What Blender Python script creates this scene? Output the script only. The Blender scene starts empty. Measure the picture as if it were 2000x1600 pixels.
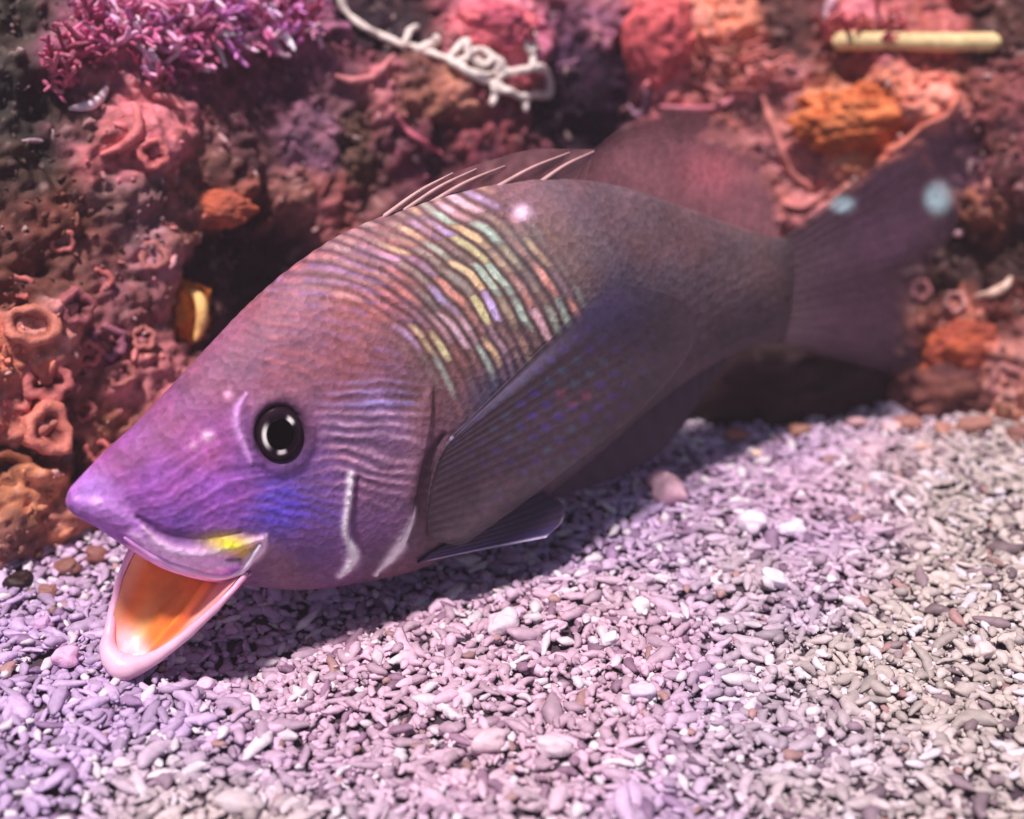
import bpy, math, random
import numpy as np
from mathutils import Vector
from mathutils.bvhtree import BVHTree

random.seed(7)
rng = np.random.default_rng(7)
scene = bpy.context.scene
COL = scene.collection

# ------------------------------------------------------------------ camera (all lengths below in cm, CM -> m)
CM = 0.01
PITCH = math.radians(28.0)
TANH = 0.364
CAMZ = 25.0
cam_d = bpy.data.cameras.new('camera')
cam = bpy.data.objects.new('camera', cam_d)
COL.objects.link(cam)
cam.location = (0, 0, CAMZ * CM)
cam.rotation_euler = (math.pi / 2 - PITCH, 0, 0)
cam_d.sensor_width = 36
cam_d.lens = 18 / TANH
cam_d.clip_start = 0.01
cam_d.clip_end = 200
cam_d.dof.use_dof = True
cam_d.dof.focus_distance = 0.398
cam_d.dof.aperture_fstop = 5.8
scene.camera = cam

# ------------------------------------------------------------------ sky, sun, exposure
SUN_FROM = Vector((-0.17, -0.22, 1.0)).normalized()
sun_el = math.asin(SUN_FROM.z)
sun_az = math.atan2(SUN_FROM.x, SUN_FROM.y)
world = bpy.data.worlds.new('World')
scene.world = world
world.use_nodes = True
nt = world.node_tree
bg = nt.nodes['Background']
sky = nt.nodes.new('ShaderNodeTexSky')
sky.sky_type = 'NISHITA'
sky.sun_disc = False
sky.sun_elevation = sun_el
sky.sun_rotation = sun_az
nt.links.new(sky.outputs[0], bg.inputs[0])
bg.inputs[1].default_value = 0.05
sun_d = bpy.data.lights.new('sun', 'SUN')
sun = bpy.data.objects.new('sun', sun_d)
COL.objects.link(sun)
sun_d.energy = 4.6
sun_d.angle = math.radians(6)
sun_d.color = (1.0, 0.88, 0.86)
sun.rotation_euler = SUN_FROM.to_track_quat('Z', 'Y').to_euler()
sun.location = (-0.3, 0.4, 1.5)
scene.view_settings.view_transform = 'Standard'
scene.view_settings.look = 'None'
scene.view_settings.gamma = 1
scene.view_settings.exposure = 0.12
scene.cycles.use_denoising = True
scene.cycles.max_bounces = 4

# ------------------------------------------------------------------ projection helpers (photo pixels 2000 x 1600)
CAM = np.array([0, 0, CAMZ])
FWD = np.array([0, math.cos(PITCH), -math.sin(PITCH)])
UPV = np.array([0, math.sin(PITCH), math.cos(PITCH)])
RGT = np.array([1.0, 0, 0])

def ray(px, py):
    px = np.asarray(px, float); py = np.asarray(py, float)
    u = (px - 1000) / 1000 * TANH; v = (800 - py) / 1000 * TANH
    return FWD + u[..., None] * RGT + v[..., None] * UPV

def project(P):
    d = P - CAM
    z = d @ FWD
    return np.stack([1000 + 1000 * (d @ RGT) / z / TANH, 800 - 1000 * (d @ UPV) / z / TANH], -1)

# ------------------------------------------------------------------ numpy noise
def _hash(ix, iy, iz, seed):
    h = (ix.astype(np.uint32) * np.uint32(374761393) + iy.astype(np.uint32) * np.uint32(668265263)
         + iz.astype(np.uint32) * np.uint32(2246822519) + np.uint32((seed * 3266489917) & 0xffffffff))
    h ^= h >> np.uint32(15); h *= np.uint32(2246822519); h ^= h >> np.uint32(13); h *= np.uint32(3266489917); h ^= h >> np.uint32(16)
    return h.astype(np.float64) / 4294967295.0

def vnoise(P, seed=0):
    P = np.asarray(P, float)
    I = np.floor(P).astype(np.int64); F = P - I; F = F * F * (3 - 2 * F)
    out = 0
    for dx in (0, 1):
        wx = F[:, 0] if dx else 1 - F[:, 0]
        for dy in (0, 1):
            wy = F[:, 1] if dy else 1 - F[:, 1]
            for dz in (0, 1):
                wz = F[:, 2] if dz else 1 - F[:, 2]
                out = out + wx * wy * wz * _hash(I[:, 0] + dx, I[:, 1] + dy, I[:, 2] + dz, seed)
    return out * 2 - 1

def fbm(P, oct=4, seed=0):
    s = 0; a = 0.5
    for k in range(oct):
        s = s + a * vnoise(P * 2 ** k + 17.3 * k, seed + k); a *= 0.5
    return s

def lin(c):
    c = np.asarray(c, float) / 255
    return np.where(c <= 0.04045, c / 12.92, ((c + 0.055) / 1.055) ** 2.4)

def sstep(a, b, x):
    t = np.clip((x - a) / (b - a), 0, 1)
    return t * t * (3 - 2 * t)

def crom(pts, n):
    """Catmull-Rom resample of a polyline to n points, uniform in control index."""
    p = np.asarray(pts, float); m = len(p)
    t = np.linspace(0, m - 1, n); i = np.clip(t.astype(int), 0, m - 2); f = (t - i)[:, None]
    P = np.vstack([2 * p[0] - p[1], p, 2 * p[-1] - p[-2]])
    a, b, c, d = P[i], P[i + 1], P[i + 2], P[i + 3]
    return 0.5 * (2 * b + (c - a) * f + (2 * a - 5 * b + 4 * c - d) * f ** 2 + (3 * b - a - 3 * c + d) * f ** 3)

# ------------------------------------------------------------------ materials
MATS = {}
def mat(name, rough=0.6, spec=0.3, noise_scale=400, noise_amt=0.25, bump=0.3, bump_scale=900, base=None, alpha=1.0, sss=0.0, coat=0.0, bump_dist=0.0008):
    m = bpy.data.materials.new(name); m.use_nodes = True
    N = m.node_tree.nodes; L = m.node_tree.links
    b = N['Principled BSDF']
    tc = N.new('ShaderNodeTexCoord')
    if base is None:
        src = N.new('ShaderNodeAttribute'); src.attribute_name = 'tint'; csock = src.outputs['Color']
    else:
        src = N.new('ShaderNodeRGB'); src.outputs[0].default_value = (*base, 1); csock = src.outputs[0]
    no = N.new('ShaderNodeTexNoise'); no.inputs['Scale'].default_value = noise_scale; no.inputs['Detail'].default_value = 4
    L.new(tc.outputs['Object'], no.inputs['Vector'])
    mr = N.new('ShaderNodeMapRange'); mr.inputs['From Min'].default_value = 0.25; mr.inputs['From Max'].default_value = 0.75
    mr.inputs['To Min'].default_value = 1 - noise_amt; mr.inputs['To Max'].default_value = 1 + noise_amt
    L.new(no.outputs[0], mr.inputs[0])
    mx = N.new('ShaderNodeMix'); mx.data_type = 'RGBA'; mx.blend_type = 'MULTIPLY'; mx.inputs[0].default_value = 1
    L.new(csock, mx.inputs[6]); L.new(mr.outputs[0], mx.inputs[7])
    L.new(mx.outputs[2], b.inputs['Base Color'])
    b.inputs['Roughness'].default_value = rough
    b.inputs['Specular IOR Level'].default_value = spec
    b.inputs['Coat Weight'].default_value = coat
    b.inputs['Coat Roughness'].default_value = 0.25
    if sss:
        b.inputs['Subsurface Weight'].default_value = sss
        b.inputs['Subsurface Radius'].default_value = (0.004, 0.0015, 0.001)
        b.inputs['Subsurface Scale'].default_value = 1.0
    if bump:
        n2 = N.new('ShaderNodeTexNoise'); n2.inputs['Scale'].default_value = bump_scale; n2.inputs['Detail'].default_value = 5
        L.new(tc.outputs['Object'], n2.inputs['Vector'])
        bp = N.new('ShaderNodeBump'); bp.inputs['Strength'].default_value = bump; bp.inputs['Distance'].default_value = bump_dist
        L.new(n2.outputs[0], bp.inputs['Height']); L.new(bp.outputs[0], b.inputs['Normal'])
    if alpha == 'tint':
        L.new(src.outputs['Alpha'], b.inputs['Alpha'])
    elif alpha < 1:
        b.inputs['Alpha'].default_value = alpha
    MATS[name] = m
    return m

mat('gravel_grain', rough=0.55, spec=0.35, noise_scale=500, noise_amt=0.18, bump=0.25, bump_scale=1500)
mat('rock_crust', rough=0.75, spec=0.25, noise_scale=260, noise_amt=0.35, bump=0.6, bump_scale=420, bump_dist=0.0012)
mat('growth', rough=0.6, spec=0.3, noise_scale=350, noise_amt=0.3, bump=0.5, bump_scale=900)
mat('sponge', rough=0.7, spec=0.2, noise_scale=220, noise_amt=0.3, bump=0.8, bump_scale=500, bump_dist=0.0015)
mat('pale_lime', rough=0.6, spec=0.3, noise_scale=300, noise_amt=0.18, bump=0.5, bump_scale=800)
mat('fish_skin', rough=0.58, spec=0.28, noise_scale=700, noise_amt=0.12, bump=0.18, bump_scale=900, bump_dist=0.0005)
def skin_scales(m):
    N = m.node_tree.nodes; L = m.node_tree.links; b = N['Principled BSDF']
    tc = N.new('ShaderNodeTexCoord'); vo = N.new('ShaderNodeTexVoronoi'); vo.inputs['Scale'].default_value = 520
    L.new(tc.outputs['Object'], vo.inputs['Vector'])
    bp = N.new('ShaderNodeBump'); bp.inputs['Strength'].default_value = 0.35; bp.inputs['Distance'].default_value = 0.0006
    L.new(vo.outputs['Distance'], bp.inputs['Height'])
    old = b.inputs['Normal'].links[0].from_socket; L.new(old, bp.inputs['Normal']); L.new(bp.outputs[0], b.inputs['Normal'])
    src = b.inputs['Base Color'].links[0].from_socket
    mr = N.new('ShaderNodeMapRange'); mr.inputs['To Min'].default_value = 0.78; mr.inputs['To Max'].default_value = 1.25
    L.new(vo.outputs['Color'], mr.inputs[0])
    mx = N.new('ShaderNodeMix'); mx.data_type = 'RGBA'; mx.blend_type = 'MULTIPLY'; mx.inputs[0].default_value = 1
    L.new(src, mx.inputs[6]); L.new(mr.outputs[0], mx.inputs[7]); L.new(mx.outputs[2], b.inputs['Base Color'])
skin_scales(MATS['fish_skin'])
mat('fin_skin', rough=0.5, spec=0.35, noise_scale=300, noise_amt=0.2, bump=0.15, bump_scale=900, coat=0.05)
mat('fin_clear', rough=0.5, spec=0.3, noise_scale=300, noise_amt=0.2, bump=0.1, bump_scale=900, alpha=0.38)
mat('mouth_flesh', rough=0.35, spec=0.5, noise_scale=150, noise_amt=0.12, bump=0.1, bump_scale=500, sss=0.25, coat=0.2)
mat('eye_gloss', rough=0.3, spec=0.05, noise_scale=300, noise_amt=0.05, bump=0)
mat('fin_fade', rough=0.55, spec=0.3, noise_scale=500, noise_amt=0.25, bump=0.15, bump_scale=900, alpha='tint')

# ------------------------------------------------------------------ mesh helpers
def mesh_obj(name, V, F, material, parent=None, tint=None, origin=None, smooth=True, label=None, cat=None, group=None, kind=None):
    """V in cm world coordinates; the object's origin goes to `origin` (cm) or, under a parent, to the parent's."""
    V = np.asarray(V, float)
    if parent is not None:
        org = np.array(parent['_org'])
    elif origin is None:
        org = np.array([V[:, 0].mean(), V[:, 1].mean(), V[:, 2].min()])
    else:
        org = np.asarray(origin, float)
    me = bpy.data.meshes.new(name)
    X = ((V - org) * CM).astype(np.float32)
    if isinstance(F, np.ndarray):
        n, k = F.shape
        me.vertices.add(len(X)); me.vertices.foreach_set('co', X.ravel())
        me.loops.add(n * k); me.loops.foreach_set('vertex_index', F.astype(np.int32).ravel())
        me.polygons.add(n); me.polygons.foreach_set('loop_start', np.arange(0, n * k, k, dtype=np.int32))
        me.update(calc_edges=True)
    else:
        me.from_pydata(X.tolist(), [], F)
        me.update()
    me.polygons.foreach_set('use_smooth', np.full(len(me.polygons), smooth))
    if tint is not None:
        tint = np.asarray(tint, float)
        if tint.ndim == 1:
            tint = np.tile(tint, (len(X), 1))
        a = me.color_attributes.new('tint', 'FLOAT_COLOR', 'POINT')
        a.data.foreach_set('color', np.concatenate([np.clip(tint, 0, 1), np.ones((len(X), 4 - tint.shape[1]))], 1).astype(np.float32).ravel())
    me.materials.append(MATS[material])
    o = bpy.data.objects.new(name, me)
    COL.objects.link(o)
    o['_org'] = org.tolist()
    if parent is not None:
        o.parent = parent
    else:
        o.location = (org * CM).tolist()
    tag(o, label, cat, group, kind)
    return o

def tag(o, label=None, cat=None, group=None, kind=None):
    if label: o['label'] = label
    if cat: o['category'] = cat
    if group: o['group'] = group
    if kind: o['kind'] = kind

def thing(name, org, label, cat, group=None):
    o = bpy.data.objects.new(name, None); COL.objects.link(o)
    o.empty_display_size = 0.01
    o.location = (np.asarray(org) * CM).tolist(); o['_org'] = list(map(float, org))
    tag(o, label, cat, group)
    return o

def grid_faces(nu, nv, closed_v=False):
    i = np.arange(nu - 1)[:, None]; j = np.arange(nv if closed_v else nv - 1)[None, :]
    j2 = (j + 1) % nv
    a = i * nv + j; b = (i + 1) * nv + j; c = (i + 1) * nv + j2; d = i * nv + j2
    return np.stack([a, b, c, d], -1).reshape(-1, 4)

def tube(path, radii, sides=8, wob=0.0, seed=0):
    """Closed tapered tube with rounded ends along a path (cm)."""
    path = np.asarray(path, float); n = len(path)
    radii = np.broadcast_to(np.asarray(radii, float), (n,)).copy()
    T = np.gradient(path, axis=0); T /= np.linalg.norm(T, axis=1)[:, None] + 1e-9
    ref = np.array([0.13, -0.31, 0.94]); V = []
    r0, r1 = radii[0], radii[-1]
    path = np.vstack([path[0] - T[0] * r0 * 0.9, path[0] - T[0] * r0 * 0.5, path, path[-1] + T[-1] * r1 * 0.5, path[-1] + T[-1] * r1 * 0.9])
    radii = np.concatenate([[r0 * 0.3, r0 * 0.8], radii, [r1 * 0.8, r1 * 0.3]])
    T = np.vstack([T[0], T[0], T, T[-1], T[-1]])
    ang = np.linspace(0, 2 * math.pi, sides, endpoint=False)
    side = None
    for p, r, t in zip(path, radii, T):
        if side is None:
            side = np.cross(t, ref)
        side = side - t * (side @ t); side /= np.linalg.norm(side) + 1e-9
        up = np.cross(t, side)
        V.append(p + r * (np.cos(ang)[:, None] * side + np.sin(ang)[:, None] * up))
    V = np.concatenate(V)
    if wob:
        V = V + wob * np.stack([vnoise(V * 3.1, seed), vnoise(V * 3.1, seed + 5), vnoise(V * 3.1, seed + 9)], -1)
    F = grid_faces(len(path), sides, True).tolist()
    m = len(path)
    F.append(list(range(sides))[::-1]); F.append([(m - 1) * sides + k for k in range(sides)])
    return V, F

def merge(parts):
    Vs, Fs, off = [], [], 0
    for V, F in parts:
        Vs.append(V); Fs += [[i + off for i in f] for f in F]; off += len(V)
    return np.concatenate(Vs), Fs

# ------------------------------------------------------------------ the rock wall
BASE = np.array([(-46, 29.5), (-30, 33), (-20, 34.9), (-15.5, 36.8), (-11, 41), (-6, 45), (0, 48), (6, 50.2), (11, 51), (15, 49.4), (17.6, 46.8), (21, 44.6), (30, 42.5), (46, 40)], float)
NU, NH = 840, 280
bu = crom(BASE, 4000)
sl = np.concatenate([[0], np.cumsum(np.linalg.norm(np.diff(bu, axis=0), axis=1))])
su = np.linspace(0, sl[-1], NU)
bx, by = np.interp(su, sl, bu[:, 0]), np.interp(su, sl, bu[:, 1])
tx, ty = np.gradient(bx), np.gradient(by)
for _ in range(3):
    k = np.ones(61) / 61
    tx = np.convolve(np.pad(tx, 30, mode='edge'), k, 'valid'); ty = np.convolve(np.pad(ty, 30, mode='edge'), k, 'valid')
tl = np.hypot(tx, ty); onx, ony = ty / tl, -tx / tl            # towards the camera side
hh = np.concatenate([np.linspace(-2.0, 17, NH - 30), 17 + np.linspace(0.4, 14, 30)])
def wall_base():
    H = hh[None, :]
    back = 0.34 * np.clip(H, 0, 30) + 0.10 * np.clip(H - 10, 0, 30) ** 1.6
    Z = np.where(H > 17, 17 + 0.45 * (H - 17), H)
    X = bx[:, None] - onx[:, None] * back * 0.5 + 0 * Z
    Y = by[:, None] + back * 1.0 + 0 * Z
    return np.stack([X, Y, Z + 0 * X], -1)
W0 = wall_base()
WF = grid_faces(NU, NH)
def hit_grid(W, px, py):
    """nearest wall vertex to the pixel (first surface met)"""
    pr = project(W.reshape(-1, 3)); d = np.hypot(pr[:, 0] - px, pr[:, 1] - py)
    dep = (W.reshape(-1, 3) - CAM) @ FWD
    return W.reshape(-1, 3)[np.argmin(d + 0.2 * dep)]
sm_dir = np.stack([onx[:, None] * 0.75 + 0 * W0[..., 0], ony[:, None] * 0.75 + 0 * W0[..., 0], 0.45 + 0 * W0[..., 0]], -1)
sm_dir /= np.linalg.norm(sm_dir, axis=2)[..., None]

# encrusting patches, recessed ones also darkened for shade: x, y, radius (photo px), colour, relief in cm
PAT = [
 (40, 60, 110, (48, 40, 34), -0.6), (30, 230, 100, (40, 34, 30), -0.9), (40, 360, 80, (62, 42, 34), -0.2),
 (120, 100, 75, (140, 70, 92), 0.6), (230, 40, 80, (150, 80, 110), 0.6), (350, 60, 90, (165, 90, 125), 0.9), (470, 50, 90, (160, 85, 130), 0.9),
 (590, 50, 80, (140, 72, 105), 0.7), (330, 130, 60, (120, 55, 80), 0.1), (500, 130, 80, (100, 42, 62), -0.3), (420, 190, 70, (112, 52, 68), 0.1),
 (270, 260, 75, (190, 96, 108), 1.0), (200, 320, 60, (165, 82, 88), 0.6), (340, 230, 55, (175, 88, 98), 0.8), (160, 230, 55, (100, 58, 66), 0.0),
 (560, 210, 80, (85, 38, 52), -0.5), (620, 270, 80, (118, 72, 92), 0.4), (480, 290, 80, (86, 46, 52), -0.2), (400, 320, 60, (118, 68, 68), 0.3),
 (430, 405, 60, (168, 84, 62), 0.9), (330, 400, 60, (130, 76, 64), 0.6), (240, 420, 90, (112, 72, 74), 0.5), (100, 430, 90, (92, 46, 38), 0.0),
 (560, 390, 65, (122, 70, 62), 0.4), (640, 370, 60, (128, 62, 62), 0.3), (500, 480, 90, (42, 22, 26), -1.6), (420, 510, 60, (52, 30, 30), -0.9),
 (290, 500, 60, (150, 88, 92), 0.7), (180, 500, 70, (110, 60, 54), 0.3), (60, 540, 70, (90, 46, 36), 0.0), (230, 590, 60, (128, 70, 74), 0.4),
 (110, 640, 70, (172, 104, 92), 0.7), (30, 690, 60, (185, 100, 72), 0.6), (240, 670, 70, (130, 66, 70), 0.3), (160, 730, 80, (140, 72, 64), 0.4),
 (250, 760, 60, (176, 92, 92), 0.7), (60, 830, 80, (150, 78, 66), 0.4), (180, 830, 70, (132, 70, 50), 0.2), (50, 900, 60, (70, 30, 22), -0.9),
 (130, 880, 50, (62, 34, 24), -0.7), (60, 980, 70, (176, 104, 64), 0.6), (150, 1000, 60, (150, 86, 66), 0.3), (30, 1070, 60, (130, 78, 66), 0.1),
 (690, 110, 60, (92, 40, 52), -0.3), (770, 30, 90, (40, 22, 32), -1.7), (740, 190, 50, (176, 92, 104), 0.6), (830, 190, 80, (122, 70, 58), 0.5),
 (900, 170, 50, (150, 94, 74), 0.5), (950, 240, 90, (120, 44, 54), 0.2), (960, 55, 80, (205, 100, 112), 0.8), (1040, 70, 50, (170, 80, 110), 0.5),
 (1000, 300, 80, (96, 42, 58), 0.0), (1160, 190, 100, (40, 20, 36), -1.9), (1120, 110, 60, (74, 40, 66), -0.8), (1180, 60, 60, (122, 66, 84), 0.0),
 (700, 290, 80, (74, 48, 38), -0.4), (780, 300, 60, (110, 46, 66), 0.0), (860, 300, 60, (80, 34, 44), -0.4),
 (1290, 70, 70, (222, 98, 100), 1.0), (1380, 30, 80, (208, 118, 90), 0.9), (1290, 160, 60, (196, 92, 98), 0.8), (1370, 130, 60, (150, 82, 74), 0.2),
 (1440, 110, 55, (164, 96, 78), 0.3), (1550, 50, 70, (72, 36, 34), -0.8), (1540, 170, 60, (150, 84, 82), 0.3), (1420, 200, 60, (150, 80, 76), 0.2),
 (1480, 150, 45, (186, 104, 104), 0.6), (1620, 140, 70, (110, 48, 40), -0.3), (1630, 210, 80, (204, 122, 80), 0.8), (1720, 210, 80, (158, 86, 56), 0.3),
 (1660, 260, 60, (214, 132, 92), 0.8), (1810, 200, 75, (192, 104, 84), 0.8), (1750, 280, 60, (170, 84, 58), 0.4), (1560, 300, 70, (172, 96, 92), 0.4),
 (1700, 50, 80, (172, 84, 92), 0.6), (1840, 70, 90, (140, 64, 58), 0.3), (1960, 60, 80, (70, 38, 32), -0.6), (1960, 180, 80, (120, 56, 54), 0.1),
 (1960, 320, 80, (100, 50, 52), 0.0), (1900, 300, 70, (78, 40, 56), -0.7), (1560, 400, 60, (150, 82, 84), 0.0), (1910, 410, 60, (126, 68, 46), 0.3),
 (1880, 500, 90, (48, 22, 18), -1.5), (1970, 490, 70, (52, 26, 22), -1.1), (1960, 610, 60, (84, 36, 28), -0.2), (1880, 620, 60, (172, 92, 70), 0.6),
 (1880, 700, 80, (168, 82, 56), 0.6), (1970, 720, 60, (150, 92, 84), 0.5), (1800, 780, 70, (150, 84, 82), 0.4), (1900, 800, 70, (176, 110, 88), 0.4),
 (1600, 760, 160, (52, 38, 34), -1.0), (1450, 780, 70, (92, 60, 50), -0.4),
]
rel = np.zeros((NU, NH)); 
P3 = W0.reshape(-1, 3)
centres, radii, cols, rels = [], [], [], []
for (x, y, r, c, rl) in PAT:
    p = hit_grid(W0, x, y)
    dep = (p - CAM) @ FWD
    centres.append(p); radii.append(r * dep * TANH / 1000); cols.append(lin(c)); rels.append(rl)
centres = np.array(centres); radii = np.array(radii); cols = np.array(cols); rels = np.array(rels)
# outside the picture the crust goes on with the same mixture
ext = []
for k in range(90):
    i = rng.integers(0, NU); j = rng.integers(0, NH - 1); p = W0[i, j]
    q = project(p[None])[0]
    if -60 < q[0] < 2060 and q[1] > -60:
        continue
    s = rng.integers(0, len(PAT))
    ext.append((p, rng.uniform(1.0, 2.2), cols[s], rels[s]))
if ext:
    centres = np.vstack([centres, [e[0] for e in ext]]); radii = np.append(radii, [e[1] for e in ext])
    cols = np.vstack([cols, [e[2] for e in ext]]); rels = np.append(rels, [e[3] for e in ext])
warp = np.stack([fbm(P3 * 0.9, 3, 3), fbm(P3 * 0.9, 3, 13), fbm(P3 * 0.9, 3, 23)], -1) * 1.1
warp += np.stack([vnoise(P3 * 3.0, 33), vnoise(P3 * 3.0, 43), vnoise(P3 * 3.0, 53)], -1) * 0.16
Q = P3 + warp
wsum = np.zeros(len(P3)); csum = np.zeros((len(P3), 3)); dsum = np.zeros(len(P3))
for p, r, c, rl in zip(centres, radii, cols, rels):
    d2 = ((Q - p) ** 2).sum(1) / (r * r)
    w = 1.0 / (0.02 + d2 ** 3)
    wsum += w; csum += w[:, None] * c; dsum += w * rl
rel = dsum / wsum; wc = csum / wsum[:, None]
# knobs and nodules of all sizes, each with a slightly different tone
nod = np.zeros(len(P3)); tone = np.ones(len(P3))
NK = 700
ki = rng.integers(0, NU, NK); kj = rng.integers(0, NH - 30, NK)
for k in range(NK):
    p = W0[ki[k], kj[k]]; R = 0.28 + 0.9 * rng.random() ** 2.2
    ii = max(0, ki[k] - 26), min(NU, ki[k] + 27); jj = max(0, kj[k] - 30), min(NH, kj[k] + 31)
    idx = (np.arange(*ii)[:, None] * NH + np.arange(*jj)[None, :]).ravel()
    d2 = ((P3[idx] + 0.35 * warp[idx] - p) ** 2).sum(1) / (R * R)
    b = np.sqrt(np.clip(1 - d2, 0, 1)) * R * rng.uniform(0.5, 0.9)
    up = b > nod[idx]
    tn = rng.uniform(0.6, 1.5)
    nod[idx] = np.where(up, b, nod[idx]); tone[idx] = np.where(up & (b > 0.05), tn, tone[idx])
ridge = 1 - np.abs(vnoise(P3 * 0.75 + 5, 61)) * 2
disp = rel * 0.75 + nod * 0.75 + 0.45 * fbm(P3 * 1.1, 4, 71) + 0.28 * np.abs(vnoise(P3 * 2.2, 81)) + 0.06 * vnoise(P3 * 5.0, 83)
WALL = P3 + sm_dir.reshape(-1, 3) * disp[:, None]
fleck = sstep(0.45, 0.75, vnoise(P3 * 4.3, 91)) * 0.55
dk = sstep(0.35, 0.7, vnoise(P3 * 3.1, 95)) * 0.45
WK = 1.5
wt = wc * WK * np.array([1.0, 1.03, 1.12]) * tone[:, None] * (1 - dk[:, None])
mt = fbm(P3 * 2.6, 3, 97)
wt = wt * np.stack([1 + 0.5 * mt, 1 + 0.35 * mt, 1 + 0.35 * mt + 0.25 * vnoise(P3 * 1.3, 98)], -1)
wt = wt * (1 - fleck[:, None]) + fleck[:, None] * (wt * 0.6 + np.array([0.34, 0.2, 0.2]))
gray = wt.mean(1, keepdims=True)
wt = (gray + (wt - gray) * 0.82) * np.array([1.02, 1.0, 0.97])
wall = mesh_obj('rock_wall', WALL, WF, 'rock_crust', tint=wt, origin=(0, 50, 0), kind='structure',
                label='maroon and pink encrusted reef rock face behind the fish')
WB = BVHTree.FromPolygons(WALL.tolist(), WF.tolist())
def on_wall(px, py):
    d = ray(px, py); d = d / np.linalg.norm(d)
    h = WB.ray_cast(Vector(CAM), Vector(d))
    if h[0] is None:
        return hit_grid(W0, px, py), np.array([0, -0.9, 0.43])
    n = np.array(h[1])
    if n @ d > 0: n = -n
    return np.array(h[0]), n
def pxsize(p):
    return ((np.asarray(p) - CAM) @ FWD) * TANH / 1000

# ------------------------------------------------------------------ gravel bed
bn = np.stack([bx, by], -1)
def wall_dist(X, Y):
    yb = np.interp(X, bx, by)
    return yb - Y
def gz(X, Y):
    P = np.stack([X, Y, 0 * X], -1)
    z = 0.35 * fbm(P * 0.22, 3, 101) + 0.10 * vnoise(P * 0.9, 105)
    z = z + 0.3 * np.exp(-np.clip(wall_dist(X, Y), 0, 99) / 1.6) * sstep(13, 18, X)
    z = z + 0.25 * np.exp(-np.clip(wall_dist(X, Y), 0, 99) / 1.5) * sstep(-10, -13, X)
    dl = (X + 10.9) * 0.522 - (Y - 31.2) * 0.853; al = (X + 10.9) * 0.853 + (Y - 31.2) * 0.522
    z = z - 0.75 * np.exp(-((dl - 0.3) / 1.7) ** 2) * sstep(0.5, 3.5, al) * (1 - sstep(12, 17, al))
    return z - 0.1
def templates(n, rings=7, sides=8):
    out = []
    for k in range(n):
        bend = rng.uniform(-2.8, 2.8) if rng.random() < 0.6 else rng.uniform(-0.5, 0.5)
        asp = 0.8 + 2.8 * rng.random() ** 1.15; flat = rng.uniform(0.5, 0.9)
        t = np.linspace(-1, 1, rings)
        s = np.linspace(-0.5, 0.5, rings) * (asp - 0.55)
        if abs(bend) > 0.05:
            R = max(asp - 0.4, 0.6) / bend; a = np.linspace(-0.5, 0.5, rings) * bend
            cx, cy = R * np.sin(a), R * (1 - np.cos(a)); ta = a
        else:
            cx, cy, ta = s, 0 * s, 0 * s
        r = 0.5 * (1 - np.abs(t) ** 2.6 * 0.55) * (1 + rng.uniform(-0.28, 0.28, rings))
        ang = np.linspace(0, 2 * math.pi, sides, endpoint=False)
        V = []
        for i in range(rings):
            o = r[i] * np.cos(ang) * (1 + rng.uniform(-0.2, 0.2, sides))
            V.append(np.stack([cx[i] - np.sin(ta[i]) * o, cy[i] + np.cos(ta[i]) * o, r[i] * flat * np.sin(ang) * (1 + rng.uniform(-0.1, 0.1, sides))], -1))
        e0 = np.array([cx[0] - 0.65 * r[0] * math.cos(ta[0]), cy[0] - 0.65 * r[0] * math.sin(ta[0]), 0])
        e1 = np.array([cx[-1] + 0.65 * r[-1] * math.cos(ta[-1]), cy[-1] + 0.65 * r[-1] * math.sin(ta[-1]), 0])
        V = np.vstack(V + [e0[None], e1[None]]); V -= V.mean(0)
        q = grid_faces(rings, sides, True)
        F = np.vstack([q[:, [0, 1, 2]], q[:, [0, 2, 3]]])
        m = rings * sides
        c0 = [[m, j, (j + 1) % sides] for j in range(sides)]
        c1 = [[m + 1, m - sides + (j + 1) % sides, m - sides + j] for j in range(sides)]
        out.append((V, np.vstack([F, c0, c1])[:, ::-1]))
    return out
TPL = templates(40, 5, 6)
TLO = templates(16, 4, 5)
def rot_mats(yaw, pitch, roll):
    cy, sy, cp, sp, cr, sr = np.cos(yaw), np.sin(yaw), np.cos(pitch), np.sin(pitch), np.cos(roll), np.sin(roll)
    z = np.zeros_like(cy); o = z + 1
    Rz = np.stack([cy, -sy, z, sy, cy, z, z, z, o], -1).reshape(-1, 3, 3)
    Ry = np.stack([cp, z, sp, z, o, z, -sp, z, cp], -1).reshape(-1, 3, 3)
    Rx = np.stack([o, z, z, z, cr, -sr, z, sr, cr], -1).reshape(-1, 3, 3)
    return Rz @ Ry @ Rx
def scatter(pos, size, tint, tilt=0.35, tpl=TPL, frames=None):
    n = len(pos); kind = rng.integers(0, len(tpl), n)
    R = rot_mats(rng.uniform(0, 2 * math.pi, n), rng.normal(0, tilt, n), rng.normal(0, tilt * 1.5, n))
    if frames is not None:
        R = frames @ R
    Vs, Fs, Ts, off = [], [], [], 0
    for k, (V, F) in enumerate(tpl):
        sel = np.where(kind == k)[0]
        if not len(sel): continue
        P = np.einsum('nij,vj->nvi', R[sel], V) * size[sel][:, None, None] + pos[sel][:, None, :]
        Vs.append(P.reshape(-1, 3)); m = len(V)
        Fs.append((F[None] + (np.arange(len(sel)) * m)[:, None, None]).reshape(-1, 3) + off)
        Ts.append(np.repeat(tint[sel], m, 0)); off += m * len(sel)
    return np.concatenate(Vs), np.concatenate(Fs), np.concatenate(Ts)

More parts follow.
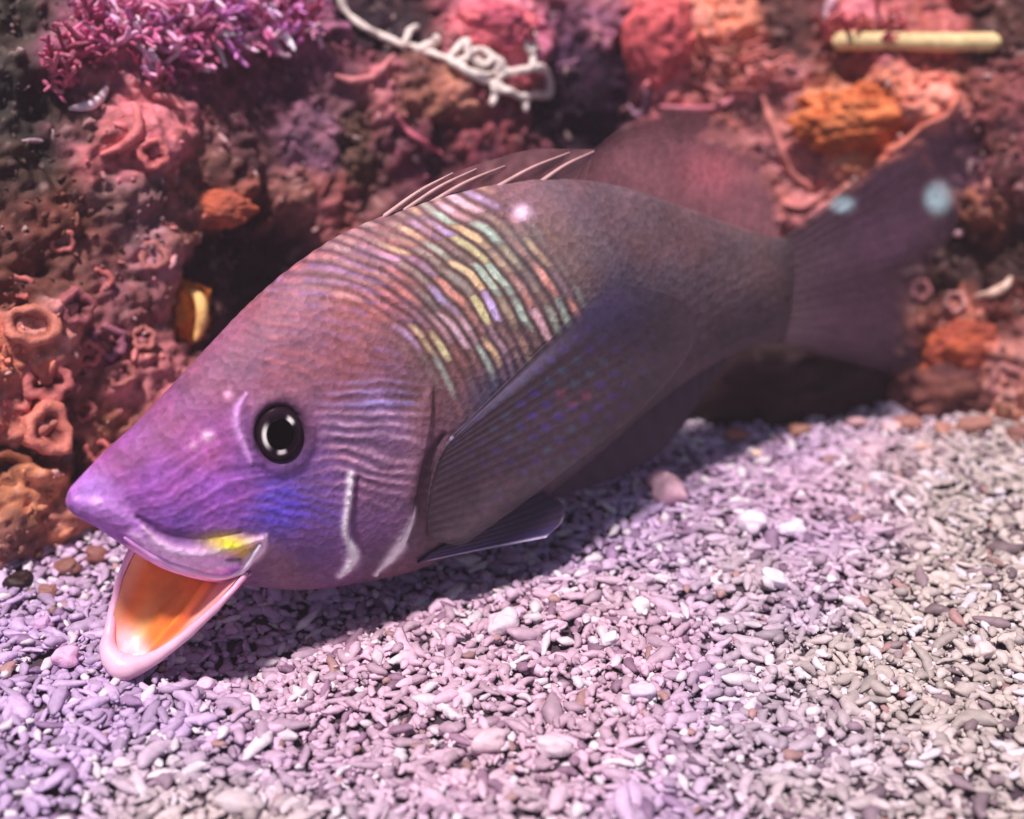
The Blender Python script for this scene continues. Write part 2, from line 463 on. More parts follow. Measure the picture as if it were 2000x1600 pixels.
def bed_colours(pos):
    n = len(pos)
    big = fbm(pos * 0.10, 3, 201); big2 = fbm(pos * 0.12 + 40, 3, 211)
    lil = np.array([0.54, 0.39, 0.62]); pnk = np.array([0.64, 0.43, 0.55]); bei = np.array([0.57, 0.48, 0.46])
    a = sstep(-0.25, 0.25, big)[:, None]; b = sstep(-0.1, 0.35, big2 + 0.03 * (pos[:, 0] - 1) + 0.02 * (30 - pos[:, 1]))[:, None]
    c = (lil * a + pnk * (1 - a)); c = c * (1 - b) + bei * b
    v = rng.uniform(0.68, 1.25, n)[:, None]
    c = c * v
    dark = rng.random(n) < 0.10
    c[dark] *= np.array([0.5, 0.42, 0.5])
    pale = rng.random(n) < 0.11
    c[pale] = np.array([0.80, 0.70, 0.78]) * rng.uniform(0.85, 1.05, (pale.sum(), 1))
    rust = rng.random(n) < 0.015
    c[rust] = np.array([0.42, 0.24, 0.24]) * rng.uniform(0.7, 1.2, (rust.sum(), 1))
    return c

def bed_layer(cell, y0, y1, lift, keep=1.0, smin=0.17, smax=0.30):
    gx = np.arange(-27, 27, cell); gy = np.arange(y0, y1, cell)
    X, Y = np.meshgrid(gx, gy); X = X.ravel() + rng.uniform(-0.45, 0.45, X.size) * cell; Y = Y.ravel() + rng.uniform(-0.45, 0.45, Y.size) * cell
    half = 0.364 * (Y * 0.883 + 11.7) + 5.0
    ok = (np.abs(X) < half) & (wall_dist(X, Y) > -2.5) & (rng.random(X.size) < keep)
    X, Y = X[ok], Y[ok]
    s = smin + (smax - smin) * rng.random(len(X)) ** 1.7
    Z = gz(X, Y) + lift + rng.uniform(-0.07, 0.07, len(X))
    return np.stack([X, Y, Z], -1), s
layers = [bed_layer(0.30, 21.5, 53, 0.0, 0.93, 0.22, 0.36), bed_layer(0.36, 21.5, 50, 0.12, 0.85, 0.20, 0.38), bed_layer(1.0, 21.5, 48, 0.15, 0.7, 0.34, 0.50)]
sx_, sy_ = rng.uniform(-24, 24, 6000), rng.uniform(22, 46, 6000)
layers.append((np.stack([sx_, sy_, gz(sx_, sy_) + rng.uniform(0.08, 0.2, 6000)], -1), rng.uniform(0.05, 0.12, 6000)))
fine = [layers.pop()]
mx_, my_ = np.meshgrid(np.arange(-44, 44, 0.38), np.arange(14, 47, 0.38)); mx_ = mx_.ravel() + rng.uniform(-0.17, 0.17, mx_.size); my_ = my_.ravel() + rng.uniform(-0.17, 0.17, my_.size)
hw = 0.364 * (my_ * 0.883 + 11.7) + 5.0
ok = ((np.abs(mx_) > hw) | (my_ < 21.5)) & (np.abs(mx_) < hw + 13) & (wall_dist(mx_, my_) > -1.5)
mx_, my_ = mx_[ok], my_[ok]
fine.append((np.stack([mx_, my_, gz(mx_, my_) + rng.uniform(-0.04, 0.14, len(mx_))], -1), rng.uniform(0.24, 0.42, len(mx_))))
parts_ = []
for ls, tp in ((layers, TPL), (fine, TLO)):
    gp = np.concatenate([l[0] for l in ls]); gs = np.concatenate([l[1] for l in ls])
    parts_.append(scatter(gp, gs, bed_colours(gp), 0.2, tpl=tp))
GV = np.concatenate([p[0] for p in parts_]); GF = np.concatenate([parts_[0][1], parts_[1][1] + len(parts_[0][0])]); GT = np.concatenate([p[2] for p in parts_])
mesh_obj('gravel', GV, GF, 'gravel_grain', tint=GT, origin=(0, 36, 0), kind='stuff', label='pale lilac and pink shell gravel covering the seabed', cat='gravel')

# the seabed sheet under and beyond the loose gravel
gxs = np.concatenate([[-280, -200, -150, -100, -50], np.linspace(-30, 30, 61), [50, 100, 150, 200, 280]])
gys = np.concatenate([[-240, -180, -120, -60, 0, 12], np.linspace(18, 60, 43), [70, 100, 150, 220, 300]])
X, Y = np.meshgrid(gxs, gys, indexing='ij')
fade = np.exp(-(np.clip(np.abs(X) - 30, 0, None) + np.clip(np.abs(Y - 36) - 20, 0, None)) / 6)
Z = (gz(X.ravel(), np.clip(Y.ravel(), -60, 100)).reshape(X.shape) - 0.12) * fade - 0.25 * (1 - fade)
mesh_obj('seabed', np.stack([X, Y, Z], -1).reshape(-1, 3), grid_faces(len(gxs), len(gys)), 'gravel_grain', tint=np.array([0.07, 0.045, 0.065]), origin=(0, 0, 0), kind='structure',
         label='seabed sheet beneath the gravel')

# ------------------------------------------------------------------ the fish
FP = np.array([-10.9, 31.2, 0.35])
fa = np.array([0.853, 0.522, 0.0]); fa /= np.linalg.norm(fa)
TILT = math.radians(10)
fn = np.array([fa[1], -fa[0], 0]) * math.cos(TILT) + np.array([0, 0, 1]) * math.sin(TILT)
def q(px, py, off=0.0):
    """photo pixel -> point on the fish's middle plane shifted `off` cm towards its visible side"""
    d = ray(px, py); off = np.asarray(off, float)
    t = ((FP - CAM) @ fn + off) / (d @ fn)
    return CAM + t[..., None] * d
ST = [  # dorsal px, ventral px, half width cm
 ((124, 970), (134, 1004), 0.24), ((156, 936), (178, 1024), 0.56), ((208, 883), (240, 1064), 0.90), ((272, 826), (308, 1100), 1.25), ((342, 752), (380, 1122), 1.5),
 ((415, 674), (450, 1134), 1.75), ((490, 596), (510, 1142), 1.95), ((575, 522), (590, 1146), 2.12), ((668, 460), (690, 1132), 2.25), ((762, 418), (790, 1110), 2.3),
 ((860, 384), (880, 1072), 2.28), ((960, 362), (970, 1016), 2.2), ((1060, 350), (1060, 956), 2.05), ((1160, 354), (1150, 886), 1.85), ((1260, 377), (1240, 808), 1.6),
 ((1350, 410), (1330, 742), 1.3), ((1430, 440), (1410, 697), 1.0), ((1500, 460), (1480, 672), 0.72), ((1560, 468), (1545, 666), 0.07)]
NS, NN, NF = 520, 260, 56
sd = crom([s[0] for s in ST], NS); sv = crom([s[1] for s in ST], NS); sw = crom([[s[2]] for s in ST], NS)[:, 0]
tip = np.clip(np.linspace(0, len(ST) - 1, NS) / 0.55, 0, 1); tip = np.sqrt(np.clip(1 - (1 - tip) ** 2, 0, 1)) * 0.985 + 0.015
sm_ = (sd + sv) / 2; sd = sm_ + (sd - sm_) * tip[:, None]; sv = sm_ + (sv - sm_) * tip[:, None]; sw = sw * tip
Dp, Vp = q(sd[:, 0], sd[:, 1]), q(sv[:, 0], sv[:, 1])
th = np.concatenate([np.linspace(0, math.pi, NN, endpoint=False), np.linspace(math.pi, 2 * math.pi, NF, endpoint=False)])
ct, sn = np.cos(th), np.sin(th)
wprof = np.sign(sn) * np.abs(sn) ** np.where(ct > 0, 1.08, 0.86)
B0 = ((Dp + Vp) / 2)[:, None, :] + ((Dp - Vp) / 2)[:, None, :] * ct[None, :, None] + fn * (sw[:, None] * wprof[None, :])[..., None]
NV = NN + NF
near = (sn >= -1e-9)
# skin coordinates: where each near-side point is seen; the far side mirrors them
mir = np.concatenate([np.arange(NN), np.interp(2 * math.pi - th[NN:], th[:NN], np.arange(NN)).round().astype(int)])
PXN = project(B0[:, :NN].reshape(-1, 3)).reshape(NS, NN, 2)
PX = PXN[:, mir].reshape(-1, 2)
FBODY = B0.reshape(-1, 3)
# direction of relief: outward
mid = ((Dp + Vp) / 2)[:, None, :]
outw = (B0 - mid); outw = outw * 0.35 + fn * (sw[:, None] * wprof[None, :] * 3.0)[..., None]
outw = (outw / (np.linalg.norm(outw, axis=2)[..., None] + 1e-6)).reshape(-1, 3)

CP = [(130, 985, 150, 95, 170), (190, 985, 178, 118, 200), (250, 900, 138, 70, 128), (330, 820, 134, 70, 112), (400, 720, 128, 74, 100), (300, 960, 148, 80, 165), (400, 880, 158, 86, 148),
 (420, 960, 148, 84, 182), (350, 1000, 128, 74, 156), (560, 990, 98, 74, 182), (620, 950, 120, 88, 155), (600, 1060, 116, 80, 134), (560, 1120, 120, 90, 116), (480, 700, 130, 82, 106),
 (560, 600, 140, 88, 108), (650, 520, 140, 90, 102), (600, 720, 134, 84, 100), (700, 700, 136, 82, 90), (700, 600, 146, 92, 98), (740, 820, 146, 108, 152), (740, 920, 130, 94, 128),
 (740, 1030, 120, 80, 120), (780, 1090, 112, 80, 100), (820, 780, 116, 74, 78), (860, 700, 120, 84, 84), (900, 560, 146, 114, 108), (820, 460, 146, 104, 108), (1000, 480, 140, 118, 116),
 (1100, 480, 116, 94, 98), (1000, 400, 122, 86, 94), (1150, 400, 108, 80, 90), (1250, 450, 112, 80, 90), (1350, 480, 122, 80, 94), (1450, 520, 116, 80, 90), (1550, 540, 106, 74, 84),
 (1250, 560, 95, 74, 98), (1350, 620, 90, 69, 88), (1450, 630, 84, 62, 80), (1200, 700, 84, 74, 88), (1100, 850, 84, 68, 78), (950, 950, 88, 68, 74), (1000, 780, 80, 70, 98), (1250, 780, 80, 64, 74),
 (860, 960, 80, 58, 64), (850, 1060, 94, 74, 84)]
FK = 1.55
cpx = np.array([c[:2] for c in CP], float); cpc = np.array([lin(c[2:]) for c in CP])
num = np.zeros((len(PX), 3)); den = np.zeros(len(PX))
for p, c in zip(cpx, cpc):
    w = 1 / (400 + ((PX - p) ** 2).sum(1)) ** 1.7
    den += w; num += w[:, None] * c
FC = num / den[:, None] * FK
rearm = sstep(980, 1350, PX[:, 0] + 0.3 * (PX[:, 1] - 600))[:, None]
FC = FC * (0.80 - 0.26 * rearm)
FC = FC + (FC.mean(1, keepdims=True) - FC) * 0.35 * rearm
RL = np.zeros(len(PX))
P2 = np.concatenate([PX, np.zeros((len(PX), 1))], 1)
def seg_dist(P, pts, curve=True):
    pts = np.asarray(pts, float)
    if curve and len(pts) > 2: pts = crom(pts, len(pts) * 5)
    best = np.full(len(P), 1e9); tt = np.zeros(len(P)); L = len(pts) - 1
    for i in range(L):
        a, b = pts[i], pts[i + 1]; ab = b - a
        t = np.clip(((P - a) @ ab) / (ab @ ab + 1e-9), 0, 1)
        d = np.hypot(*(P - a - t[:, None] * ab).T)
        u = d < best
        best = np.where(u, d, best); tt = np.where(u, (i + t) / L, tt)
    return best, tt
def stroke(pts, wid, col=None, amt=1.0, relief=0.0, taper=True):
    global FC, RL
    d, t = seg_dist(PX, pts)
    wd = wid * (0.35 + 0.65 * np.sin(np.pi * np.clip(t, 0.02, 0.98)) ** 0.7) if taper else wid
    m = np.exp(-(d / wd) ** 2)
    if col is not None:
        FC = FC * (1 - amt * m[:, None]) + amt * m[:, None] * lin(col) * FK
    RL = RL + relief * m
def blob(x, y, rx, ry, col, amt=1.0, relief=0.0, rot=0.0, hard=2.0):
    global FC, RL
    dx, dy = PX[:, 0] - x, PX[:, 1] - y; c, s = math.cos(rot), math.sin(rot)
    m = np.exp(-(((c * dx + s * dy) / rx) ** 2 + ((-s * dx + c * dy) / ry) ** 2) ** (hard / 2))
    if col is not None:
        FC = FC * (1 - amt * m[:, None]) + amt * m[:, None] * lin(col) * FK
    RL = RL + relief * m
# --- shoulder scale rows: arcs round the cheek, broken into scales
rr = np.hypot(PX[:, 0] - 560, PX[:, 1] - 900); aa = np.arctan2(900 - PX[:, 1], PX[:, 0] - 560)
wob = fbm(P2 / 110, 3, 301) * 22
row = (rr + wob) / 21.5
ph = row - np.floor(row); ri = np.floor(row)
prof = np.sin(np.pi * ph) ** 2.3
along = aa * rr / 76 + 0.5 * fbm(P2 / 60, 2, 305) + 0.37 * np.sin(ri * 2.4) + 0.5 * (ri % 2)
seg = along - np.floor(along)
cellk = _hash(ri.astype(np.int64), np.floor(along).astype(np.int64), np.zeros(len(ri), np.int64), 5)
cellk2 = _hash(ri.astype(np.int64), np.floor(along).astype(np.int64), np.ones(len(ri), np.int64), 9)
zone = sstep(290, 380, rr) * (1 - sstep(600, 700, rr)) * sstep(0.15, 0.42, aa) * (1 - sstep(1.75, 2.1, aa)) * (1 - sstep(1090, 1230, PX[:, 0] - 0.15 * (PX[:, 1] - 480)))
core = np.exp(-(((PX[:, 0] - 920) / 280) ** 2 + ((PX[:, 1] - 540) / 180) ** 2))
pal = np.array([lin(c) for c in [(214, 182, 142), (208, 170, 184), (178, 156, 204), (190, 180, 136), (160, 182, 168), (204, 140, 128)]])
pc = pal[(cellk * 6).astype(int) % 6] * 1.0
left = 1 - sstep(680, 900, PX[:, 0])
pc = pc * (1 - 0.7 * left[:, None]) + 0.7 * left[:, None] * lin((186, 112, 116))
lightm = zone * prof * (0.25 + 1.6 * core) * (0.10 + 1.35 * cellk2 ** 1.3) * (0.25 + 0.75 * np.sin(np.pi * seg) ** 0.7) * np.clip(0.75 + 0.9 * fbm(P2 / 38, 3, 307), 0.1, 1.3)
lightm = np.clip(lightm, 0, 0.9)
darkm = zone * (1 - prof * (0.4 + 0.6 * np.sin(np.pi * seg))) ** 1.4 * (0.35 + 0.55 * core)
FC = FC * (1 - darkm[:, None] * 0.75) ; FC = FC * (1 - lightm[:, None]) + lightm[:, None] * pc * FK * 0.95
RL += zone * (prof * (0.3 + 0.7 * np.sin(np.pi * seg)) - 0.5) * 0.012
# --- hindbody: faint scale rows carried on to the tail
row2 = (PX[:, 0] + 0.55 * PX[:, 1] + fbm(P2 / 120, 2, 311) * 30) / 30; col2 = (PX[:, 1] * 0.9 - 0.35 * PX[:, 0]) / 26
sc2 = np.sin(2 * np.pi * (row2 + 0.5 * (np.floor(col2) % 2))) * np.sin(np.pi * (col2 - np.floor(col2)))
z2 = sstep(1080, 1200, PX[:, 0]) * (1 - zone)
z2 = z2 * np.clip(0.6 + 1.2 * fbm(P2 / 80, 3, 313), 0, 1.2)
RL += z2 * sc2 * 0.010; FC *= (1 + 0.10 * z2 * sc2)[:, None]
# --- forehead streaks
st = np.sin(2 * np.pi * ((PX[:, 1] - 0.30 * PX[:, 0] + 40 * fbm(P2 / 130, 3, 321)) / 26))
zf = sstep(360, 520, PX[:, 0]) * (1 - sstep(740, 860, PX[:, 0])) * (1 - sstep(690, 780, PX[:, 1]))
fcol = np.where((fbm(P2 / 110, 2, 331) > 0)[:, None], lin((190, 110, 110)), lin((140, 104, 168)))
m = (zf * np.clip(st, 0, 1) * 0.22 * np.clip(0.8 + 1.4 * fbm(P2 / 60, 3, 333), 0, 1.5))[:, None]
FC = FC * (1 - m) + m * fcol * FK
RL += zf * st * 0.006 * (1 + fbm(P2 / 50, 2, 335))
# --- cheek: wavy lilac ridges
cy_ = PX[:, 1] + 4 * np.sin(PX[:, 0] / 34 + 1.0) - 0.06 * (PX[:, 0] - 700) + 26 * fbm(P2 / np.array([95, 50, 50]), 3, 341)
cw = np.sin(2 * np.pi * cy_ / 23)
zc = np.exp(-(np.abs((PX[:, 0] - 722) / 88) ** 3 + np.abs((PX[:, 1] - 862) / 108) ** 3.5))
m = (zc * np.clip(cw, 0, 1) * 0.75 * (0.5 + 0.6 * cellk2))[:, None]
FC = FC * (1 - m) + m * np.where((PX[:, 1] < 800)[:, None], lin((180, 160, 226)), lin((208, 164, 190))) * FK
zc = zc * np.clip(0.85 + 1.1 * fbm(P2 / 45, 3, 343), 0.1, 1.4)
FC = FC * (1 - 0.45 * np.clip(zc * np.clip(-cw, 0, 1), 0, 1)[:, None]); RL += zc * cw * 0.02
# --- snout: slanting wrinkles and veins
sy = PX[:, 1] + 0.33 * PX[:, 0] + 34 * fbm(P2 / 110, 3, 351)
swv = np.sin(2 * np.pi * sy / 34) * 0.6 + 0.4 * np.sin(2 * np.pi * sy / 15.5 + 1)
zs = np.exp(-(np.abs((PX[:, 0] - 400) / 150) ** 2.5 + np.abs((PX[:, 1] - 955 + 0.25 * (PX[:, 0] - 400)) / 75) ** 2.5))
m = (zs * np.clip(swv, 0, 1) * 0.5)[:, None]
FC = FC * (1 - m) + m * lin((192, 124, 212)) * FK
FC = FC * (1 - 0.22 * (zs * np.clip(-swv, 0, 1))[:, None]); RL += zs * swv * 0.008
bz = np.exp(-(((PX[:, 0] - 560) / 85) ** 2 + ((PX[:, 1] - 995) / 45) ** 2))
bw = np.sin((PX[:, 1] + 12 * fbm(P2 / 40, 3, 361) - 0.2 * PX[:, 0]) / 3.2)
FC = FC * (1 - 0.55 * (bz * np.clip(bw, 0, 1))[:, None]) + 0.55 * (bz * np.clip(bw, 0, 1))[:, None] * lin((92, 66, 205)) * FK
RL += bz * bw * 0.012
mott = fbm(P2 / 45, 4, 371)
FC *= (1 + 0.30 * mott + 0.08 * vnoise(P2 / 9, 375))[:, None]
huev = fbm(P2 / 60, 3, 379)
FC *= np.stack([1 + 0.18 * huev, 1 - 0.05 * huev, 1 - 0.16 * huev], -1)
RL += 0.004 * vnoise(P2 / 10, 381)
# --- lips, maxilla, mouth corner
stroke([(150, 975), (190, 985), (235, 1000), (280, 1040)], 17, (192, 136, 212), 0.7, 0.04)  # lip ridge with its highlight painted into the colour
stroke([(150, 1010), (190, 1030), (245, 1055)], 11, (120, 72, 150), 0.6, -0.03)
stroke([(280, 1030), (305, 1058), (345, 1078), (400, 1080), (460, 1066), (510, 1050)], 13, (236, 186, 224), 0.9, 0.10)
stroke([(270, 1010), (320, 1042), (400, 1052), (470, 1040)], 10, (92, 54, 106), 0.7, -0.07)
stroke([(330, 1092), (390, 1108), (440, 1112), (475, 1105)], 13, (160, 92, 196), 0.7, 0.04)
stroke([(250, 1066), (320, 1104), (390, 1128), (450, 1140), (485, 1120)], 8, (226, 150, 196), 0.85, 0.06)
stroke([(262, 1045), (325, 1086), (395, 1104), (455, 1096)], 24, (226, 182, 230), 0.85, 0.07)
blob(450, 1062, 46, 18, (232, 206, 50), 1.0, 0.04, 0.12)
blob(474, 1078, 13, 15, (186, 160, 50), 0.8)
stroke([(520, 1046), (508, 1075), (482, 1098), (470, 1112)], 9, (240, 200, 222), 0.85, 0.05)
stroke([(440, 1092), (470, 1092)], 5, (80, 50, 60), 0.8, -0.03)
# --- gill cover: pale edges and dark slit
stroke([(684, 925), (678, 985), (672, 1035), (684, 1070), (690, 1085), (662, 1122)], 6.5, (244, 226, 244), 0.9, 0.05, taper=False)
stroke([(684, 1060), (686, 1085), (672, 1112)], 12, (244, 228, 244), 0.9, 0.04)
stroke([(700, 930), (694, 985), (690, 1030), (712, 1080)], 7, (84, 50, 84), 0.7, -0.05)
stroke([(812, 996), (798, 1036), (768, 1080), (732, 1118)], 11, (255, 244, 255), 1.0, 0.04)
stroke([(868, 850), (832, 905), (816, 965), (818, 1010), (800, 1060)], 13, (62, 36, 50), 0.8, -0.10)
stroke([(836, 760), (812, 830), (806, 900), (806, 960)], 16, (120, 84, 96), 0.5, 0.05)
def plate(pts, h, fall):
    global RL
    d, t = seg_dist(PX, pts); c = crom(pts, 60); xe = np.interp(PX[:, 1], c[:, 1], c[:, 0])
    inside = (PX[:, 0] < xe) & (PX[:, 1] > c[0, 1] - 30) & (PX[:, 1] < c[-1, 1] + 30)
    fade_ = sstep(c[0, 1] - 20, c[0, 1] + 60, PX[:, 1]) * (1 - sstep(c[-1, 1] - 10, c[-1, 1] + 30, PX[:, 1]))
    RL = RL + np.where(inside, h * np.exp(-d / fall) * sstep(0, 7, d) + 0 * d, 0) * fade_
plate(np.array([(850, 740), (842, 830), (828, 900), (816, 965), (806, 1010), (770, 1080), (738, 1114)]), 0.16, 60)
plate(np.array([(700, 900), (692, 950), (684, 1000), (680, 1040), (684, 1090), (690, 1120)]), 0.06, 40)
# --- small marks, the last a painted lip highlight
for x, y, r, c in [(405, 852, 9, (236, 186, 214)), (378, 870, 7, (210, 150, 196)), (446, 772, 8, (226, 160, 196)), (1019, 416, 13, (248, 206, 236)), (188, 980, 8, (226, 176, 232))]:
    blob(x, y, r * 1.2, r, c, 0.9, 0.03)
blob(135, 1012, 8, 7, (60, 34, 60), 0.7, -0.03)
stroke([(480, 770), (463, 800), (462, 832), (476, 868), (490, 905)], 8, (204, 150, 212), 0.7, 0.05)
stroke([(478, 800), (478, 840), (488, 880)], 7, (96, 56, 104), 0.7, -0.03)
# --- eye socket
EX, EY = 546, 847
ed = np.hypot((PX[:, 0] - EX) / 0.86, PX[:, 1] - EY)
mk = (1 - sstep(52, 92, ed + 8 * fbm(P2 / 25, 2, 391)))
FC = FC * (1 - 0.82 * mk[:, None]) + 0.82 * mk[:, None] * lin((56, 34, 56)) * FK
RL += 0.10 * np.exp(-((ed - 70) / 13) ** 2) - 0.35 * (1 - sstep(36, 62, ed))
FBODY = FBODY + outw * RL[:, None]
FF = grid_faces(NS, NV, True)
caps = [list(range(NV)), [(NS - 1) * NV + k for k in range(NV)][::-1]]
fish = thing('fish', (0, 37.5, 0.0), 'purple-headed brown fish with gaping orange mouth lying on the gravel', 'fish')
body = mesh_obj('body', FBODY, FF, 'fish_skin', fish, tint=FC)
FB = BVHTree.FromPolygons(FBODY.tolist(), FF.tolist())
def on_fish(px, py, lift=0.0):
    d = ray(px, py); d = d / np.linalg.norm(d)
    h = FB.ray_cast(Vector(CAM), Vector(d))
    if h[0] is None: return q(px, py, 0.5)
    n = np.array(h[1]); n = -n if n @ d > 0 else n
    return np.array(h[0]) + n * lift

# --- eye
ec = np.mean([on_fish(EX + dx, EY + dy) for dx, dy in [(-60, 0), (60, 0), (0, -66), (0, 66)]], 0)
e1, e2 = on_fish(EX + 64, EY) - on_fish(EX - 64, EY), on_fish(EX, EY - 70) - on_fish(EX, EY + 70)
en = np.cross(e1, e2); en /= np.linalg.norm(en); en = en if en @ (CAM - ec) > 0 else -en
ex = e1 / np.linalg.norm(e1); ey = np.cross(en, ex); ey = ey if ey[2] > 0 else -ey
ps = pxsize(ec)
eye = None
def dome(name, rad, height, parent, colfn, zoff, ax=0.86, material='eye_gloss', n=26, m=64, cx=0, cy=0):
    V = [ec + en * (zoff + height) + ex * cx + ey * cy]; R = [0]; A = [0]
    for i in range(1, n + 1):
        for j in range(m):
            r = rad * i / n; a = 2 * math.pi * j / m
            zz = height * math.sqrt(max(0, 1 - (i / n) ** 2))
            V.append(ec + ex * (cx + r * ax * math.cos(a)) + ey * (cy + r * math.sin(a)) + en * (zoff + zz)); R.append(r / rad); A.append(a)
    for j in range(m):
        a = 2 * math.pi * j / m
        V.append(ec + ex * (cx + 0.8 * rad * ax * math.cos(a)) + ey * (cy + 0.8 * rad * math.sin(a)) + en * (zoff - 0.5))
    F = [[0, 1 + j, 1 + (j + 1) % m] for j in range(m)]
    for i in range(n):
        for j in range(m):
            a = 1 + i * m + j; b = 1 + i * m + (j + 1) % m
            F.append([a, a + m, b + m, b])
    R += [1.2] * m; A += list(np.linspace(0, 2 * math.pi, m))
    return mesh_obj(name, np.array(V), F, material, parent, tint=colfn(np.array(R), np.array(A)))
def iris_glint_col(R, A):
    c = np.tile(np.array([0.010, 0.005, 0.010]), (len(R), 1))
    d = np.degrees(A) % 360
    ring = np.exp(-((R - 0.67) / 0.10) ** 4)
    arc = np.exp(-((d - 190) / 36) ** 4) * 0.75 + np.exp(-((d - 278) / 14) ** 4) + np.exp(-((d - 50) / 14) ** 4) * 0.8  # left arc is the iris ring; lower and upper right are painted highlights
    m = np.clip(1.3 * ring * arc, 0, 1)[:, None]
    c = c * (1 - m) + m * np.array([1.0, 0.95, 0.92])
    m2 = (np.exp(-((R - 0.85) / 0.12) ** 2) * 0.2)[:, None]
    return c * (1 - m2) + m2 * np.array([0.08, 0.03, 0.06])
eyeo = dome('eye', 53 * ps, 0.16, fish, iris_glint_col, -0.02)
dome('pupil', 31 * ps, 0.035, eyeo, lambda R, A: np.tile(np.array([0.001, 0.001, 0.001]), (len(R), 1)), 0.112, cx=0.0, cy=0.0)

# --- lower jaw: a thick-lipped scoop, open towards the camera
nr_px = [(520, 1060, 0.7), (480, 1122, 1.2), (440, 1168, 1.45), (385, 1222, 1.25), (325, 1270, 0.85), (280, 1296, 0.45), (240, 1304, 0.05)]
fr_px = [(330, 1000, -1.2), (262, 1066, -1.35), (238, 1120, -1.35), (224, 1180, -1.2), (214, 1230, -0.9), (212, 1268, -0.5), (222, 1296, -0.1)]
def rim(pts, n):
    c = crom(pts, n); return q(c[:, 0], c[:, 1], c[:, 2])
nA, nB = 70, 44
RN, RF = rim(nr_px, nA), rim(fr_px, nA)
sagd = np.array([0.30, 0.62, -0.72]); sagd /= np.linalg.norm(sagd)
tB = np.linspace(0, 1, nB); sA = np.linspace(0, 1, nA)
def scoop(depth, width):
    c = (RN + RF)[:, None] / 2; half = (RN - RF)[:, None] / 2
    k = (1 - 2 * tB)[None, :, None]
    prof = (1 - np.abs(k) ** 2.6)
    dep = depth * (np.sin(np.pi * np.clip(1.02 - sA, 0, 1) ** 0.75 * 0.62 + 0.02) ** 0.6)[:, None, None]
    return c + half * k * width + sagd * prof * dep
inn = scoop(0.70, 0.92)
ribs = 0.20 * np.exp(-((tB - 0.34) / 0.05) ** 2)[None, :, None] * np.sin(np.pi * sA)[:, None, None]
inn = inn - sagd * ribs
tongue = 0.22 * np.exp(-(((tB[None, :] - 0.5) / 0.16) ** 2 + ((sA[:, None] - 0.48) / 0.2) ** 2))
inn = inn - sagd * tongue[..., None]
# rim lip: tube with varying thickness
rimp = rim(nr_px[1:-1] + [(238, 1302, 0.0)] + fr_px[1:-1][::-1], 2 * nA - 1)
th_r = np.concatenate([np.linspace(0.07, 0.20, nA), np.linspace(0.20, 0.08, nA - 1)])
th_r = th_r * (1 + 0.9 * np.exp(-((np.linspace(0, 1, len(th_r)) - 0.5) / 0.12) ** 2))
out = scoop(1.35, 1.05)
Vj, Fj = merge([tube(rimp, th_r, 14, 0.02, 3), (out.reshape(-1, 3), grid_faces(nA, nB).tolist())])
pj = project(Vj)
jt = np.tile(lin((222, 160, 190)), (len(Vj), 1)) * 1.25
kk = sstep(1150, 1290, pj[:, 1])[:, None]
jt = jt * (1 - kk) + kk * lin((240, 192, 214)) * 1.05
jt *= (1 + 0.12 * fbm(Vj * 1.2, 3, 401))[:, None]
jaw = mesh_obj('lower_jaw', Vj, Fj, 'mouth_flesh', fish, tint=jt)
pi_ = project(inn.reshape(-1, 3)); S2 = np.repeat(sA, nB); T2 = np.tile(tB, nA)
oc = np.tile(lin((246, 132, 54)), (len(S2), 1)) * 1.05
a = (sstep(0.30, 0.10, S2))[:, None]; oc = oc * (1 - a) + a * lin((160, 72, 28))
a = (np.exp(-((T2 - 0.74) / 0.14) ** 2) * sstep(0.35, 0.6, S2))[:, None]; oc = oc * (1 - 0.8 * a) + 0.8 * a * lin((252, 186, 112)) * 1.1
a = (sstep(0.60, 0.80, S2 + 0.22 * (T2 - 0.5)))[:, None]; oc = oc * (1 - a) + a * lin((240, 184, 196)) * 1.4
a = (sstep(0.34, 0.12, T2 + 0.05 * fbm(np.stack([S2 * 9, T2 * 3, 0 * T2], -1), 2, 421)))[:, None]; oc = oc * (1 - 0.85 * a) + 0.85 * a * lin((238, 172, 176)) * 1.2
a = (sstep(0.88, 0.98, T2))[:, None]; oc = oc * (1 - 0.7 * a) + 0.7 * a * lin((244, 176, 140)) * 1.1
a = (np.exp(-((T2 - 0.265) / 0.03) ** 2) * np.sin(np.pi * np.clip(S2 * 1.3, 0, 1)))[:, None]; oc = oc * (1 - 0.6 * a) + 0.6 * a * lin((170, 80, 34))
foldn = fbm(np.stack([S2 * 5, T2 * 4, 0 * T2], -1), 4, 423)
oc = oc * (1 + 0.4 * foldn)[:, None]
inn = inn + (sagd * 0.16 * foldn[:, None]).reshape(inn.shape)
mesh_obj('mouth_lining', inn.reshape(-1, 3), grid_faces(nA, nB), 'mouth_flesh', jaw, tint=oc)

ul = crom([(236, 1050), (300, 1092), (365, 1118), (420, 1132), (462, 1128), (490, 1102), (510, 1066)], 60)
UL = np.array([on_fish(x, y - 6, 0.0) for x, y in ul])
k5 = np.ones(9) / 9
UL = np.stack([np.convolve(np.pad(UL[:, i], 4, mode='edge'), k5, 'valid') for i in range(3)], -1)
ulr = 0.125 * np.sin(np.linspace(0.35, 2.6, 60)) ** 0.6
ulr = ulr * (1 + 0.35 * vnoise(np.stack([np.linspace(0, 7, 60)] * 3, -1), 407))
V, F = tube(UL, ulr, 12, 0.03, 5)
tt_ = np.clip((V[:, 0] - UL[0, 0]) / (UL[-1, 0] - UL[0, 0]), 0, 1)[:, None]
uc = lin((206, 136, 200)) * (1 - tt_) + lin((244, 206, 224)) * tt_
mesh_obj('upper_lip', V, F, 'mouth_flesh', fish, tint=uc * 1.3 * (1 + 0.2 * fbm(V * 2.2, 3, 405))[:, None])

